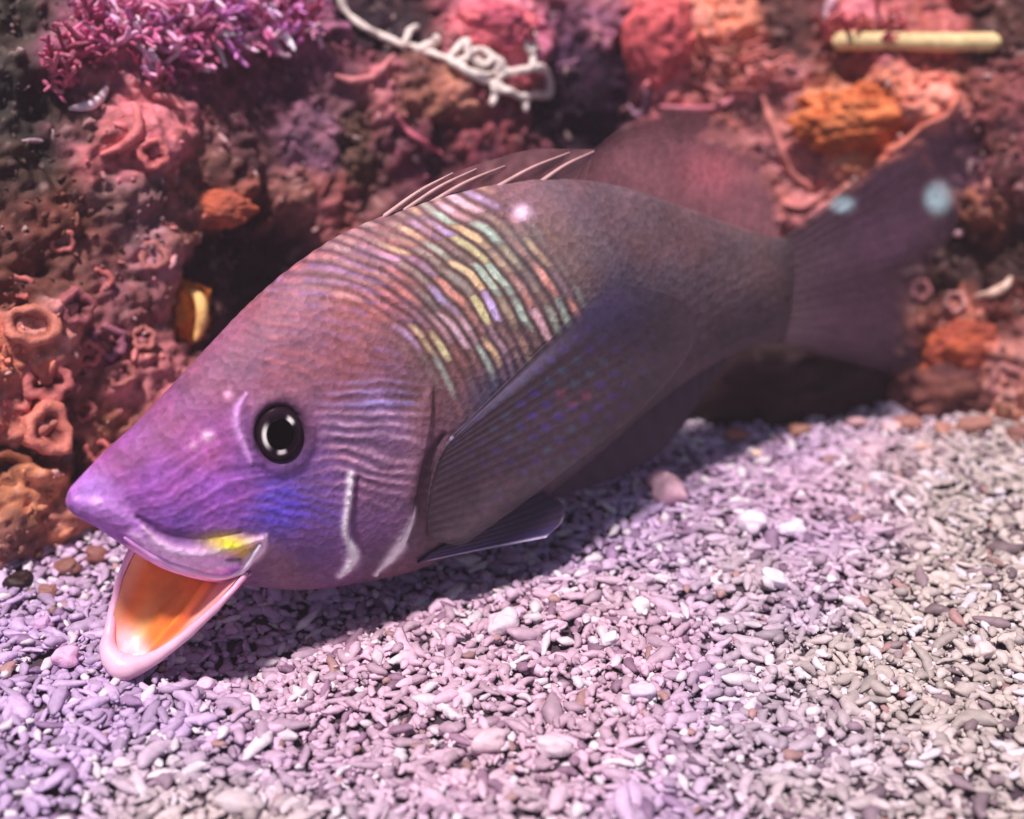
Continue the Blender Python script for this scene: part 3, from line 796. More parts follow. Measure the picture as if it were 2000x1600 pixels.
# --- fins: closed thin solids with raised rays
def fin(name, base, edge, rays, thick, col, parent=fish, material='fin_skin', nu=150, nv=40, ray_amt=0.05, colfn=None, wave=0.0, slant=0.0, rib=0.4):
    b = crom(base, nu); e = crom(edge, nu)
    v = np.linspace(0, 1, nv)[None, :, None]
    S = b[:, None] * (1 - v) + e[:, None] * v
    u = np.linspace(0, 1, nu)[:, None]
    uu = u + slant * (v[..., 0] - 0.5)
    rayw = np.abs(np.sin(np.pi * rays * uu)) ** 3
    dU = np.gradient(S, axis=0); dV = np.gradient(S, axis=1)
    N = np.cross(dU, dV); N /= np.linalg.norm(N, axis=2)[..., None] + 1e-9
    if (N * (CAM - S)).sum() < 0: N = -N
    S = S + N * (wave * np.sin(2 * np.pi * (uu * 2.3) + 1) * v[..., 0])[..., None]
    t = (thick * (1 - 0.75 * v[..., 0]) * (1 - rib + rib * rayw) + 0.006)[..., None]
    A = S + N * t; Bk = S - N * t
    V = np.concatenate([A.reshape(-1, 3), Bk.reshape(-1, 3)]); n = nu * nv
    f = grid_faces(nu, nv); F = np.vstack([f, f[:, ::-1] + n])
    loop = [i * nv for i in range(nu)] + [(nu - 1) * nv + j for j in range(1, nv)] + [i * nv + nv - 1 for i in range(nu - 2, -1, -1)] + [j for j in range(nv - 2, 0, -1)]
    L = np.array(loop); L2 = np.roll(L, -1)
    F = np.vstack([F, np.stack([L, L2, L2 + n, L + n], -1)])
    c = np.tile(lin(col) * FK, (n, 1)) * (1 + ray_amt * 8 * (rayw.ravel() - 0.4))[:, None]
    c *= (1 + 0.3 * fbm(S.reshape(-1, 3) * 1.5, 3, 411))[:, None]
    if colfn is not None:
        c = colfn(c, np.repeat(u[:, 0], nv), np.tile(v[0, :, 0], nu), project(S.reshape(-1, 3)), rayw.ravel())
    return mesh_obj(name, V, F, material, parent, tint=np.vstack([c, c]))
def qs(pts, off=0.0):
    return np.array([q(p[0], p[1], p[2] if len(p) > 2 else off) for p in pts])
def faded(c, u, v, top, low, start=0.5, eu=0.06):
    al = top + (low - top) * sstep(start, 1.0, v)
    al = al * (0.35 + 0.65 * sstep(0, eu, u)) * (0.35 + 0.65 * sstep(0, eu, 1 - u))
    return np.concatenate([c, al[:, None]], 1)
# spiny dorsal, half folded
fin('spiny_dorsal_fin', qs([(756, 428), (805, 410), (870, 388), (950, 370), (1040, 358), (1140, 358)]),
    qs([(764, 416), (818, 370), (888, 338), (965, 312), (1045, 292), (1160, 292)]), 8, 0.05, (146, 104, 108), material='fin_clear', slant=-0.1)
for k, (p0, p1) in enumerate([((752, 422), (884, 338)), ((838, 398), (986, 324)), ((960, 372), (1112, 298)), ((1050, 360), (1160, 296)), ((790, 410), (930, 330))]):
    V, F = tube(crom(qs([p0 + (0.06,), ((p0[0] + p1[0]) / 2, (p0[1] + p1[1]) / 2 - 6, 0.08), p1 + (0.04,)]), 14), np.linspace(0.075, 0.018, 14), 8)
    mesh_obj('dorsal_spine', V, F, 'fin_skin', fish, tint=lin((196, 156, 156)) * 1.2)
fin('soft_dorsal_fin', qs([(1120, 362), (1220, 372), (1310, 398), (1400, 432), (1470, 455), (1515, 468)]),
    qs([(1150, 296), (1215, 250), (1290, 216), (1385, 222), (1470, 285), (1530, 420)]), 15, 0.04, (140, 92, 100), material='fin_fade', wave=0.06, ray_amt=0.006, rib=0.1,
    colfn=lambda c, u, v, p, r: faded(c + (np.exp(-(((p[:, 0] - 1390) / 60) ** 2 + ((p[:, 1] - 335) / 45) ** 2))[:, None] * lin((170, 70, 84)) * 0.9), u, v, 0.8, 0.15, 0.45, 0.12))
def tailq(pts):
    return np.array([q(x, y, 0.0 + 1.1 * max(0, (x - 1550) / 330)) for x, y in pts])
def tailcol(c, u, v, p, r):
    c = c * (1 - 0.35 * sstep(0.35, 0.9, u)[:, None] * np.array([0.9, 1.0, 0.9]))
    b_ = (1 - sstep(0.0, 0.45, v))[:, None]
    c = c * (1 - b_) + b_ * lin((98, 76, 86)) * FK * 0.54
    for x, y, rx, ry, am in [(1832, 386, 27, 31, 1.0), (1642, 398, 24, 17, 0.8)]:
        m = am * np.exp(-(((p[:, 0] - x) / rx) ** 2 + ((p[:, 1] - y) / ry) ** 2) ** 2)[:, None]
        c = c * (1 - m) + m * np.array([0.66, 0.92, 1.0])
    return faded(c, u, v, 1.0, 0.25, 0.6, 0.10)
fin('tail_fin', tailq([(1530, 468), (1530, 500), (1530, 540), (1528, 590), (1520, 630), (1508, 668)]),
    tailq([(1876, 192), (1900, 300), (1868, 430), (1815, 520), (1795, 620), (1782, 738)]), 14, 0.10, (72, 48, 64), wave=0.10, ray_amt=0.006, rib=0.10, material='fin_fade', nu=200, nv=60,
    colfn=tailcol)
fin('anal_fin', qs([(1050, 950), (1130, 888), (1220, 812), (1310, 745), (1380, 705), (1425, 690)], -0.05),
    qs([(1085, 972), (1180, 940), (1262, 902), (1330, 835), (1376, 765), (1428, 700)], -0.05), 12, 0.07, (42, 27, 48), rib=0.2)
def pel(c, u, v, p, r):
    w = (np.exp(-((u - 1.0) / 0.04) ** 2) * sstep(0.0, 0.1, v))[:, None]
    c = c * (1 - w) + w * lin((196, 182, 222)) * 1.4
    w2 = np.exp(-((u - 0.80) / 0.10) ** 2)[:, None] * 0.6
    return c * (1 - w2) + w2 * lin((54, 42, 100))
fin('pelvic_fin', qs([(900, 1040, 1.6), (870, 1062, 1.55), (840, 1080, 1.5), (815, 1098, 1.4)]),
    qs([(1062, 958, 1.5), (1098, 985, 1.8), (1098, 1018, 2.0), (1066, 1050, 2.1)]), 7, 0.07, (48, 34, 56), rib=0.2, colfn=pel)
def pec(c, u, v, p, r):
    dots = np.clip(np.sin(p[:, 0] / 8.2 + 0.6 * np.sin(p[:, 1] / 40)) * np.sin(p[:, 1] / 7.1 + 0.5 * np.sin(p[:, 0] / 50)), 0, 1)
    hue = _hash((p[:, 0] / 72.3).astype(np.int64), (p[:, 1] / 33).astype(np.int64), np.zeros(len(p), np.int64), 3)
    dc = np.where((hue < 0.5)[:, None], lin((82, 58, 160)), np.where((hue < 0.75)[:, None], lin((66, 98, 128)), lin((150, 70, 100)))) * 1.5
    zone = np.exp(-(((p[:, 0] - 1060) / 170) ** 2 + ((p[:, 1] - 760) / 150) ** 2))
    m = (zone * dots * 0.45)[:, None]; c = c * (1 - m) + m * dc
    e = (np.exp(-((u - 0.045) / 0.03) ** 2) * (1 - sstep(0.35, 0.8, v)))[:, None] * 0.6
    c = c * (1 - e) + e * lin((150, 136, 170)) * 1.3
    b = (np.exp(-((p[:, 0] - 1170) / 90) ** 2 - ((p[:, 1] - 590) / 60) ** 2) * 0.5)[:, None]
    c = c * (1 - b) + b * lin((78, 72, 132)) * 1.3
    return faded(c, u, v, 1.0, 0.30, 0.55, 0.035)
fin('pectoral_fin', np.array([on_fish(x, y, l) for x, y, l in [(884, 846, 0.10), (862, 880, 0.08), (846, 920, 0.06), (836, 965, 0.06), (832, 1010, 0.06), (836, 1050, 0.06)]]),
    np.array([q(1190, 548, 2.35), q(1330, 588, 2.3), q(1352, 668, 2.2), q(1250, 800, 2.3), q(1075, 940, 2.4), q(900, 1068, 2.2)]), 15, 0.06, (64, 50, 60), material='fin_fade', ray_amt=0.010, rib=0.18, colfn=pec, wave=0.05, nu=220, nv=70)
# ------------------------------------------------------------------ growths and small things on the rock
def wall_path(pts, lift=0.1):
    pts = np.asarray(pts, float); c = crom(pts, max(8, len(pts) * 5)) if len(pts) > 2 else np.array([pts[0] + (pts[1] - pts[0]) * t for t in np.linspace(0, 1, 8)])
    H = [on_wall(x, y) for x, y in c]
    dep = np.array([(h[0] - CAM) @ FWD for h in H])
    k = np.ones(5) / 5
    dep = np.convolve(np.pad(dep, 2, mode='edge'), k, 'valid') - lift
    d = ray(c[:, 0], c[:, 1])
    return CAM + d * dep[:, None]
lace = None
LACE = [[(662, -20), (672, 18), (700, 45), (740, 68), (790, 88), (840, 104), (878, 116)], [(790, 88), (800, 60), (812, 52)], [(820, 98), (850, 82), (852, 74)],
 [(878, 114), (892, 96), (912, 82), (916, 100), (940, 97), (965, 112), (980, 126), (962, 142), (938, 146), (915, 138), (900, 122)], [(878, 116), (905, 136), (940, 156), (962, 164)],
 [(900, 120), (915, 112), (914, 100)], [(928, 118), (948, 128), (965, 112)], [(962, 164), (966, 180), (962, 200)], [(975, 128), (992, 140), (1018, 138), (1038, 130), (1040, 108), (1042, 66)],
 [(1040, 100), (1024, 78), (1022, 32)], [(1038, 132), (1060, 134), (1072, 156), (1070, 186), (1044, 184), (1022, 190), (996, 178), (978, 172), (974, 152), (990, 140)], [(1024, 188), (1026, 212)], [(962, 160), (978, 170)]]
for k, pts in enumerate(LACE):
    P = wall_path(pts, 0.35)
    if lace is None:
        lace = thing('lace_coral', P[0], 'cream lacy branching coral skeleton with small loops above the fish', 'coral')
    r = np.linspace(0.165, 0.125, len(P)) * (1 + 0.3 * vnoise(P * 2.5, 431))
    V, F = tube(P, r, 9, 0.04, k)
    mesh_obj('branch', V, F, 'pale_lime', lace, tint=np.array([1.0, 0.86, 0.80]) * (1 + 0.08 * fbm(V * 1.5, 3, 441))[:, None])
def strand(name, pts, wpx, col, label, cat, lift=0.15, group=None, material='pale_lime', taper=0.5):
    P = wall_path(pts, lift); r = wpx * pxsize(P[0]) / 2
    r = r * np.sin(np.linspace(0.25 if taper else 1.2, math.pi - (0.25 if taper else 1.2), len(P))) ** (taper or 0.1)
    V, F = tube(P, r, 10, 0.03, len(label))
    return mesh_obj(name, V, F, material, None, tint=lin(col)[None] * 1.35 * (1 + 0.15 * fbm(V * 2, 3, 451))[:, None], label=label, cat=cat, group=group)
strand('overlay_bar', [(1642, 80), (1720, 80), (1800, 82), (1870, 82), (1938, 82)], 35, (206, 184, 136), 'straight cream rounded stick lying across the orange rock', 'bar', 0.5, taper=0)  # on-screen overlay bar modelled as a solid rod
strand('shell_fragment', [(138, 212), (168, 208), (192, 196), (208, 172)], 20, (226, 198, 206), 'white curved shell sliver in the dark left corner', 'shell', 0.2)
strand('shell_fragment', [(1908, 580), (1940, 572), (1962, 560), (1974, 544)], 18, (206, 176, 160), 'pale crescent shell sliver by the right edge', 'shell', 0.2)
strand('shell_fragment', [(1614, 30), (1622, 12), (1632, -14)], 22, (232, 190, 206), 'white shell chip at the top edge above the stick', 'shell', 0.2)
strand('shell_fragment', [(1866, 458), (1880, 452)], 16, (226, 176, 186), 'tiny white chip just below the tail spot', 'shell', 0.15)
strand('shell_fragment', [(1926, 392), (1930, 352)], 18, (196, 130, 124), 'upright pink chip to the right of the tail', 'shell', 0.15)
strand('shell_fragment', [(45, 275), (82, 275)], 11, (170, 140, 150), 'thin grey sliver at the dark left edge', 'shell', 0.15)
strand('pink_strand', [(1490, 190), (1502, 225), (1515, 262), (1528, 300), (1545, 335), (1565, 352), (1588, 370)], 15, (206, 130, 122), 'long pink strand hanging down behind the dorsal fin', 'alga', 0.12)
strand('pink_strand', [(1530, 395), (1560, 405), (1590, 392), (1615, 372)], 14, (196, 122, 120), 'short pink strand curving above the tail root', 'alga', 0.12)
strand('pink_strand', [(1290, 208), (1340, 212), (1390, 212), (1425, 196), (1450, 170)], 14, (190, 112, 126), 'pink strand running along above the soft dorsal fin', 'alga', 0.12)
strand('pink_strand', [(1870, 180), (1862, 210), (1840, 232), (1800, 250), (1760, 285), (1730, 300)], 15, (196, 116, 100), 'pink edging strand below the orange sponge', 'alga', 0.15)
strand('pink_strand', [(655, 148), (690, 158), (730, 150), (752, 128), (770, 108)], 18, (190, 116, 120), 'rose strand hanging from the lace coral', 'alga', 0.15)
strand('pink_strand', [(775, 225), (795, 255), (830, 280), (862, 300)], 13, (186, 96, 116), 'thin rose strand beneath the lace coral', 'alga', 0.12)
strand('pink_strand', [(1228, 205), (1244, 225), (1260, 205), (1262, 178)], 13, (150, 110, 130), 'mauve hooked strand at the rim of the dark hollow', 'alga', 0.2)
strand('pink_strand', [(1090, 128), (1120, 122), (1140, 105)], 12, (120, 80, 106), 'dim mauve strand inside the dark hollow', 'alga', 0.2)
strand('pink_strand', [(262, 205), (270, 225), (268, 260), (240, 285), (200, 300)], 20, (206, 116, 118), 'bright coral pink strand on the left rock', 'alga', 0.15)
strand('pink_strand', [(300, 190), (330, 192), (352, 208)], 18, (206, 124, 130), 'short arched pink strand on the left rock', 'alga', 0.15)

# cups and rings
def cup(px, py, rpx, col, inner, label, name='ring_polyp', tilt=(0, 0), squash=1.0, height=0.7, cat='polyp', lobes=5):
    c, n = on_wall(px, py); rad = rpx * pxsize(c)
    view = (CAM - c) / np.linalg.norm(CAM - c)
    n = n * 0.3 + view * 0.8 + np.array([tilt[0], 0, tilt[1]]); n /= np.linalg.norm(n)
    sx = np.cross([0, 0, 1.0], n); sx /= np.linalg.norm(sx); sz = np.cross(n, sx)
    prof = [(1.05, -0.8), (1.0, -0.2), (1.04, 0.25), (1.0, 0.48), (0.85, 0.56), (0.68, 0.50), (0.55, 0.28), (0.42, -0.05), (0.26, -0.2), (0.04, -0.22)]
    m = 34; a = np.linspace(0, 2 * math.pi, m, endpoint=False); V = []; T = []
    sd_ = int(px * 7 + py) % 97
    for k, (r, h) in enumerate(prof):
        w = 1 + 0.10 * np.sin(lobes * a + sd_) + 0.06 * np.sin((lobes + 4) * a + 2 * sd_)
        if k > 5: w = 1 + 0.22 * np.sin(lobes * a + sd_)
        V.append(c + (rad * r * w * np.cos(a))[:, None] * sx + (rad * r * squash * w * np.sin(a))[:, None] * sz + (rad * h * height * (1 + 0.15 * np.sin(3 * a + sd_)))[:, None] * n)
        f = sstep(4.5, 7.5, k)
        T.append(np.tile(lin(col) * 1.3 * (1 - f) + lin(inner) * f, (m, 1)))
    V = np.concatenate(V); V = V + 0.05 * min(1, rad / 0.8) ** 2 * np.stack([vnoise(V * 4, 461), vnoise(V * 4, 462), vnoise(V * 4, 463)], -1)
    T = np.concatenate(T) * (1 + 0.25 * fbm(V * 2.5, 3, 465))[:, None]
    F = grid_faces(len(prof), m, True).tolist() + [[(len(prof) - 1) * m + j for j in range(m)]]
    return mesh_obj(name, V, F, 'growth', None, tint=T, label=label, cat=cat, group='cup shaped polyps on the rock')
cup(92, 742, 46, (178, 100, 98), (84, 26, 34), 'dusty pink ring polyp with dark star hole at left edge')
cup(96, 838, 44, (200, 118, 104), (100, 40, 36), 'salmon folded cup polyp just below the star-holed ring', squash=1.2, lobes=3)
cup(62, 636, 54, (190, 116, 100), (120, 62, 50), 'large broad salmon cup polyp at the left edge', squash=0.75, lobes=2)
cup(150, 600, 34, (150, 84, 90), (92, 42, 46), 'small mauve cup polyp above the left ring polyps')
cup(1800, 566, 20, (150, 96, 100), (70, 30, 30), 'small mauve ring polyp right of the tail')
cup(1866, 590, 22, (176, 122, 118), (60, 26, 22), 'small pale ring polyp beside the crescent shell')
cup(212, 668, 34, (150, 90, 112), (80, 36, 48), 'knobbly mauve polyp between orange sponge and rings', lobes=6)
cup(300, 300, 30, (200, 110, 110), (130, 50, 58), 'coral pink cup polyp on upper left rock', lobes=4)
for x, y, r, sq, lb, nm in [(38, 560, 26, 0.9, 4, 'small rose ring polyp above the broad salmon cup'), (196, 548, 24, 1.0, 3, 'tiny mauve ring polyp up and left of the orange sponge'), (172, 690, 28, 0.9, 5, 'small rose cup polyp right of the star-holed ring'),
  (236, 730, 30, 0.8, 4, 'pink cup polyp touching the fish forehead'), (32, 770, 30, 1.1, 3, 'peach ring polyp left of the star-holed ring'), (160, 800, 26, 0.9, 4, 'small rose ring polyp right of the folded cup'), (190, 880, 24, 1.0, 3, 'brown ring polyp low beside the snout'),
  (280, 660, 24, 1.0, 5, 'pale speckled polyp just under the orange sponge'), (120, 470, 26, 0.9, 4, 'dim brown ring polyp on the dark left rock'), (300, 500, 28, 1.0, 3, 'dusty pink cup polyp above the orange sponge')]:
    cup(x, y, r, (178 + int(12 * math.sin(x)), 104, 100), (92, 36, 40), nm, squash=sq, lobes=lb, height=0.5)
cup(20, 920, 44, (120, 66, 44), (46, 20, 14), 'brown hollow tube mouth low on left edge', lobes=2)
cup(1968, 745, 34, (150, 96, 96), (110, 50, 50), 'mauve cup polyp low on the right edge', lobes=4)

# lumpy sponges
def lump(name, px, py, rx, ry, rz, col, col2, label, cat='sponge', seed=0, push=0.2, rough=0.3, freq=1.0):
    c, n = on_wall(px, py); s = pxsize(c)
    nt_, np_ = 60, 90
    t, p = np.meshgrid(np.linspace(0.02, math.pi - 0.02, nt_), np.linspace(0, 2 * math.pi, np_, endpoint=False), indexing='ij')
    D = np.stack([np.sin(t) * np.cos(p), np.sin(t) * np.sin(p), np.cos(t)], -1).reshape(-1, 3)
    R = 1 + rough * fbm(D * 1.6 * freq + seed, 4, 471) + 0.5 * rough * np.abs(vnoise(D * 4 * freq + seed, 475))
    V = c - n * push + D * np.array([rx * s, rz, ry * s]) * R[:, None]
    m = sstep(-0.2, 0.35, fbm(D * 2.2 + seed, 3, 481))[:, None]
    T = (lin(col) * m + lin(col2) * (1 - m)) * 1.4
    F = grid_faces(nt_, np_, True).tolist() + [list(range(np_)), [(nt_ - 1) * np_ + k for k in range(np_)][::-1]]
    return mesh_obj(name, V, F, 'sponge', None, tint=T, label=label, cat=cat)
lump('orange_sponge', 366, 606, 52, 66, 0.8, (196, 118, 50), (168, 84, 40), 'bright orange sponge beside the fish forehead', seed=3, rough=0.35)
strand('sponge_rim', [(376, 570), (392, 590), (394, 625), (384, 660)], 26, (236, 176, 110), 'pale yellow rim standing on the orange sponge', 'sponge', 0.75)
lump('orange_sponge', 1690, 235, 120, 62, 0.9, (206, 122, 78), (176, 92, 54), 'broad orange sponge lump under the cream stick', seed=8, rough=0.5, freq=1.6, push=0.3)
lump('pink_sponge', 1290, 75, 62, 88, 0.8, (222, 104, 106), (190, 86, 92), 'coral pink sponge at top centre right', seed=12, rough=0.4)
lump('pink_sponge', 960, 52, 80, 42, 0.6, (214, 108, 116), (176, 80, 100), 'rose sponge behind the lace coral', seed=15, rough=0.45, push=0.3)
lump('red_sponge', 1880, 700, 74, 70, 0.7, (170, 84, 56), (140, 66, 52), 'rusty red sponge low on the right beside the tail', seed=21, rough=0.4, freq=1.4)
lump('brown_sponge', 430, 408, 62, 36, 0.6, (176, 88, 64), (140, 72, 58), 'terracotta sponge knob on the left rock face', seed=27, rough=0.35)
lump('dark_tunicate', 1165, 190, 78, 92, 0.9, (52, 26, 48), (34, 18, 34), 'dark purple rounded sea squirt above the dorsal fin', 'sea squirt', seed=31, rough=0.25, push=0.35)

def boulder(name, c, r, col, col2, label, seed, rough=0.45):
    nt_, np_ = 60, 90
    t, p = np.meshgrid(np.linspace(0.02, math.pi - 0.02, nt_), np.linspace(0, 2 * math.pi, np_, endpoint=False), indexing='ij')
    D = np.stack([np.sin(t) * np.cos(p), np.sin(t) * np.sin(p), np.cos(t)], -1).reshape(-1, 3)
    R = 1 + rough * fbm(D * 1.5 + seed, 4, 471) + 0.4 * rough * np.abs(vnoise(D * 4 + seed, 475))
    V = np.asarray(c) + D * np.asarray(r) * R[:, None]
    m = sstep(-0.2, 0.35, fbm(D * 2.2 + seed, 3, 481))[:, None]
    T = (lin(col) * m + lin(col2) * (1 - m)) * 1.3
    F = grid_faces(nt_, np_, True).tolist() + [list(range(np_)), [(nt_ - 1) * np_ + k for k in range(np_)][::-1]]
    return mesh_obj(name, V, F, 'rock_crust', None, tint=T, label=label, cat='rock')
boulder('dark_rock', (9.6, 48.2, 0.4), (4.6, 2.3, 2.7), (36, 26, 24), (44, 26, 30), 'rock under the tail, coloured dark to stand for shade', 41)  # dark brown tint stands in for the shadow beneath the tail
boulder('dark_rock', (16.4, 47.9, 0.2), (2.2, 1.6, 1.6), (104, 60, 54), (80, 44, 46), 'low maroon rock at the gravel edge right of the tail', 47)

# coralline tufts, top left, and a scatter of branchlets over the rock
def tuft(px, py, rpx, rpy, n, cols_, label):
    parts, T = [], []
    r_ = random.Random(px + py)
    for k in range(n):
        a = r_.uniform(0, 6.283); u = math.sqrt(r_.random())
        x0, y0 = px + rpx * u * math.cos(a), py + rpy * u * math.sin(a)
        if y0 < -60: continue
        L = r_.uniform(22, 62); d = r_.uniform(-2.6, 0.9)
        x1, y1 = x0 + L * math.cos(d), y0 + L * math.sin(d)
        p0, n0 = on_wall(x0, y0); s = pxsize(p0)
        e = p0 + np.array([(x1 - x0) * s, -r_.uniform(0.1, 0.8), -(y1 - y0) * s]) + n0 * 0.25
        mid_ = (p0 + e) / 2 + n0 * r_.uniform(0.05, 0.3) + np.array([r_.uniform(-0.2, 0.2), 0, r_.uniform(-0.15, 0.15)])
        P = crom([p0 - n0 * 0.1, mid_, e], 9); w = r_.uniform(0.05, 0.12)
        parts.append(tube(P, np.linspace(w * 1.15, w * 0.7, 9), 7, 0.03, k)); c = lin(r_.choice(cols_)) * r_.uniform(1.0, 2.0)
        T.append(np.tile(c, (len(parts[-1][0]), 1)))
        if r_.random() < 0.5:
            e2 = mid_ + (e - p0) * 0.35 + np.array([r_.uniform(-0.35, 0.35), -0.15, r_.uniform(-0.3, 0.3)])
            parts.append(tube(crom([mid_, (mid_ + e2) / 2 + 0.04, e2], 6), np.linspace(w, w * 0.6, 6), 7, 0.02, k))
            T.append(np.tile(c * 1.1, (len(parts[-1][0]), 1)))
    V, F = merge(parts)
    t = thing('coralline_tuft', on_wall(px, py)[0], label, 'alga', 'branching coralline tufts on the rock')
    mesh_obj('branches', V, F, 'growth', t, tint=np.concatenate(T), kind='stuff')
PK = [(196, 116, 150), (168, 86, 126), (214, 150, 182), (150, 70, 100), (224, 186, 206), (180, 110, 170)]
tuft(350, 55, 110, 55, 80, PK, 'dense pink branching tuft at the top left')
tuft(520, 50, 100, 55, 80, PK, 'lilac pink branching tuft left of the lace coral')
tuft(200, 40, 80, 50, 46, PK[:4], 'rose branching tuft nearest the dark left corner')
tuft(120, 120, 60, 50, 30, [(160, 80, 110), (176, 96, 120), (140, 66, 90)], 'dusky rose tuft low in the left corner')
tuft(330, 120, 70, 40, 30, PK, 'sparse whitish tuft hanging under the dense pink one')
tuft(1420, 130, 90, 50, 34, [(170, 96, 90), (150, 80, 76), (190, 120, 116)], 'dusty salmon tuft right of the pink sponge')
tuft(1700, 60, 90, 40, 30, [(176, 90, 96), (150, 70, 76), (190, 110, 110)], 'maroon tuft behind the cream stick')
# loose crust bits over the whole face
nb = 6500
bi = rng.integers(0, NU, nb); bj = rng.integers(14, NH - 40, nb); idx = bi * NH + bj
bp_ = WALL[idx] + sm_dir.reshape(-1, 3)[idx] * 0.03
bt = wt[idx] * rng.uniform(0.7, 1.7, (nb, 1)); pl = rng.random(nb) < 0.10
bt[pl] = bt[pl] * 0.4 + np.array([0.45, 0.3, 0.3])
BV, BF, BT = scatter(bp_, rng.uniform(0.08, 0.26, nb) * rng.uniform(0.7, 1.2, nb), bt, 1.0, tpl=TLO)
mesh_obj('crust_bits', BV, BF, 'growth', tint=BT, origin=(0, 50, 0), kind='stuff', label='small knobs and shell bits crusting the rock face', cat='crust')

# ------------------------------------------------------------------ larger single stones on the gravel
def ground_at(px, py):
    d = ray(px, py); t = CAMZ / -d[2]
    for _ in range(6):
        p = CAM + d * t
        z = gz(np.array([p[0]]), np.array([p[1]]))[0] + 0.12
        t = (CAMZ - z) / -d[2]
    return CAM + d * t
def stone(px, py, wpx, hpx, col, label, seed, rot=0.0, ang=0.35):
    c = ground_at(px, py + hpx * 0.3); s = pxsize(c)
    nt_, np_ = 18, 26
    t, p = np.meshgrid(np.linspace(0.05, math.pi - 0.05, nt_), np.linspace(0, 2 * math.pi, np_, endpoint=False), indexing='ij')
    D = np.stack([np.sin(t) * np.cos(p), np.sin(t) * np.sin(p), np.cos(t)], -1).reshape(-1, 3)
    D2 = np.sign(D) * np.abs(D) ** 0.8
    R = 1 + ang * vnoise(D * 1.3 + seed * 3.1, 501) + 0.12 * vnoise(D * 3 + seed, 505)
    V = D2 * R[:, None] * np.array([wpx / 2 * s, hpx / 2 * s * 1.1, hpx / 2 * s * 0.85])
    cz, sz_ = math.cos(rot), math.sin(rot)
    V = np.stack([V[:, 0] * cz - V[:, 2] * sz_, V[:, 1], V[:, 0] * sz_ + V[:, 2] * cz], -1) + c + np.array([0, 0, hpx / 2 * s * 0.45])
    F = grid_faces(nt_, np_, True).tolist() + [list(range(np_)), [(nt_ - 1) * np_ + k for k in range(np_)][::-1]]
    return mesh_obj('pebble', V, F, 'gravel_grain', None, tint=lin(col) * 1.05 * (1 + 0.15 * fbm(V * 2, 3, 511))[:, None], label=label, cat='pebble', group='larger pebbles lying on the gravel')
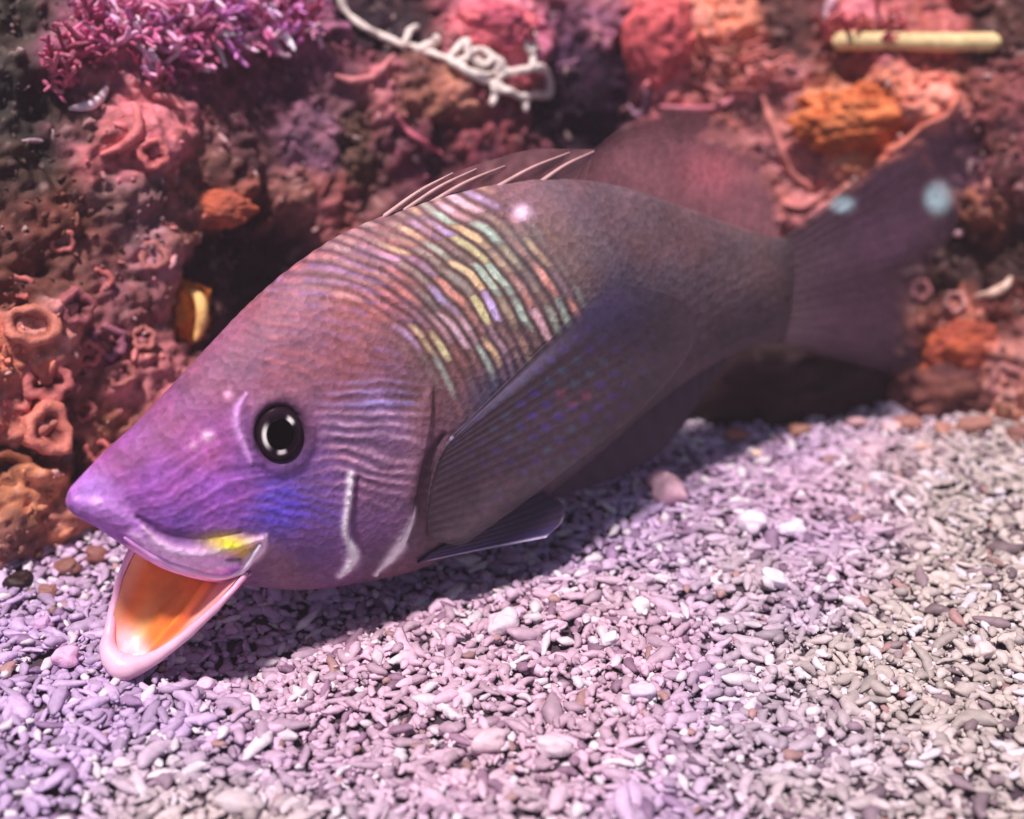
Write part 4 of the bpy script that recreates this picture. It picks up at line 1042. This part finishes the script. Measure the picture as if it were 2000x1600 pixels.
PEB = [(1304, 948, 88, 62, (238, 190, 206), 'largest angular pale pink pebble beside the anal fin', 1, -0.5), (1470, 1016, 52, 44, (236, 220, 236), 'round white pebble below the pink one, left of a pair', 2, 0),
 (1546, 1028, 46, 32, (240, 226, 240), 'round white pebble, right of the pair', 3, 0.1), (1514, 1126, 60, 34, (238, 222, 240), 'oval white pebble below the white pair', 4, -0.4),
 (1742, 832, 34, 30, (226, 186, 190), 'white pebble at the gravel edge under the tail', 5, 0.2), (1478, 886, 22, 20, (228, 200, 180), 'small cream pebble left under the tail', 6, 0),
 (1700, 880, 40, 26, (216, 176, 190), 'pink pebble below the white gravel-edge one', 7, 0.2), (1672, 824, 44, 22, (206, 160, 166), 'flat pink pebble just under the tail fin', 8, 0.1),
 (1800, 870, 28, 20, (220, 180, 170), 'peach pebble toward the right rock', 9, 0), (980, 1210, 60, 50, (226, 206, 220), 'pale chunky pebble right of the fish shadow', 10, 0.4),
 (1250, 1180, 34, 34, (232, 216, 226), 'round pale pebble at centre right', 11, 0), (1190, 1248, 40, 26, (228, 214, 226), 'oval pale pebble at centre', 12, 0.5),
 (1920, 1265, 40, 32, (224, 206, 206), 'pale pebble near the right edge', 13, 0), (1255, 1345, 46, 40, (214, 200, 222), 'lilac pebble at lower centre', 14, 0.2),
 (130, 1280, 48, 42, (226, 178, 214), 'pink pebble left of the lower jaw', 15, 0.2), (85, 1215, 36, 30, (206, 164, 206), 'lilac pebble left of the pink one by the jaw', 16, 0),
 (400, 1335, 34, 28, (226, 196, 222), 'pale pebble below the lower jaw, left of two', 17, 0), (436, 1340, 26, 24, (226, 196, 222), 'pale pebble below the lower jaw, right of two', 18, 0),
 (955, 1440, 66, 44, (222, 192, 204), 'broad pink pebble at bottom centre', 19, 0), (1080, 1452, 70, 40, (226, 204, 216), 'long pale pebble next to the broad pink one', 20, -0.2),
 (240, 1490, 34, 24, (232, 214, 226), 'small white pebble at bottom left', 21, 0), (470, 1560, 80, 40, (206, 190, 196), 'flat grey pebble at the bottom edge', 22, -0.2),
 (1772, 822, 46, 34, (168, 116, 106), 'brown rubble stone at the gravel edge right of the tail', 31, 0.2), (1846, 834, 40, 26, (184, 130, 116), 'rusty rubble stone at the gravel edge, second right of the tail', 32, -0.2),
 (1908, 826, 62, 34, (160, 112, 102), 'wide brown rubble stone near the right edge', 33, 0.1), (1984, 846, 40, 36, (140, 96, 90), 'dark rubble stone at the far right gravel edge', 34, 0),
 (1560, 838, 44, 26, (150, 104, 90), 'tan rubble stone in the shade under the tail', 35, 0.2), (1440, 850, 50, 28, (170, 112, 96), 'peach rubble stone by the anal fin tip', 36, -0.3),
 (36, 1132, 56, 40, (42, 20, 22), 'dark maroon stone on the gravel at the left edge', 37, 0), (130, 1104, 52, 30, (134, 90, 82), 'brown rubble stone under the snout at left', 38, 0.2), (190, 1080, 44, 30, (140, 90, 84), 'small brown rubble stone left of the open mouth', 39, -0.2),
 (96, 1150, 40, 26, (150, 104, 96), 'tan rubble stone right of the dark one at left', 40, 0.1)]
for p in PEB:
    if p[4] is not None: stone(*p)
V, F = tube([q(1168, 948, 0.9), q(1184, 946, 0.9)], 0.13, 10, 0.03, 3)
hm = bpy.data.materials.new('water_haze'); hm.use_nodes = True
hn = hm.node_tree; hn.nodes.remove(hn.nodes['Principled BSDF'])
pv = hn.nodes.new('ShaderNodeVolumePrincipled'); pv.inputs['Density'].default_value = 0.08; pv.inputs['Color'].default_value = (0.86, 0.70, 0.82, 1)
hn.links.new(pv.outputs[0], hn.nodes['Material Output'].inputs['Volume'])
MATS['water_haze'] = hm
hx, hy0, hy1, hz0, hz1 = 300, -260, 320, -101, 40
HV = [(x, y, z) for x in (-hx, hx) for y in (hy0, hy1) for z in (hz0, hz1)]
mesh_obj('haze', HV, [[0, 1, 3, 2], [4, 6, 7, 5], [0, 4, 5, 1], [2, 3, 7, 6], [0, 2, 6, 4], [1, 5, 7, 3]], 'water_haze', origin=(0, 0, 0), smooth=False, kind='stuff', label='faint pinkish haze in the water', cat='haze')
for o in list(bpy.data.objects):
    if '_org' in o.keys(): del o['_org']
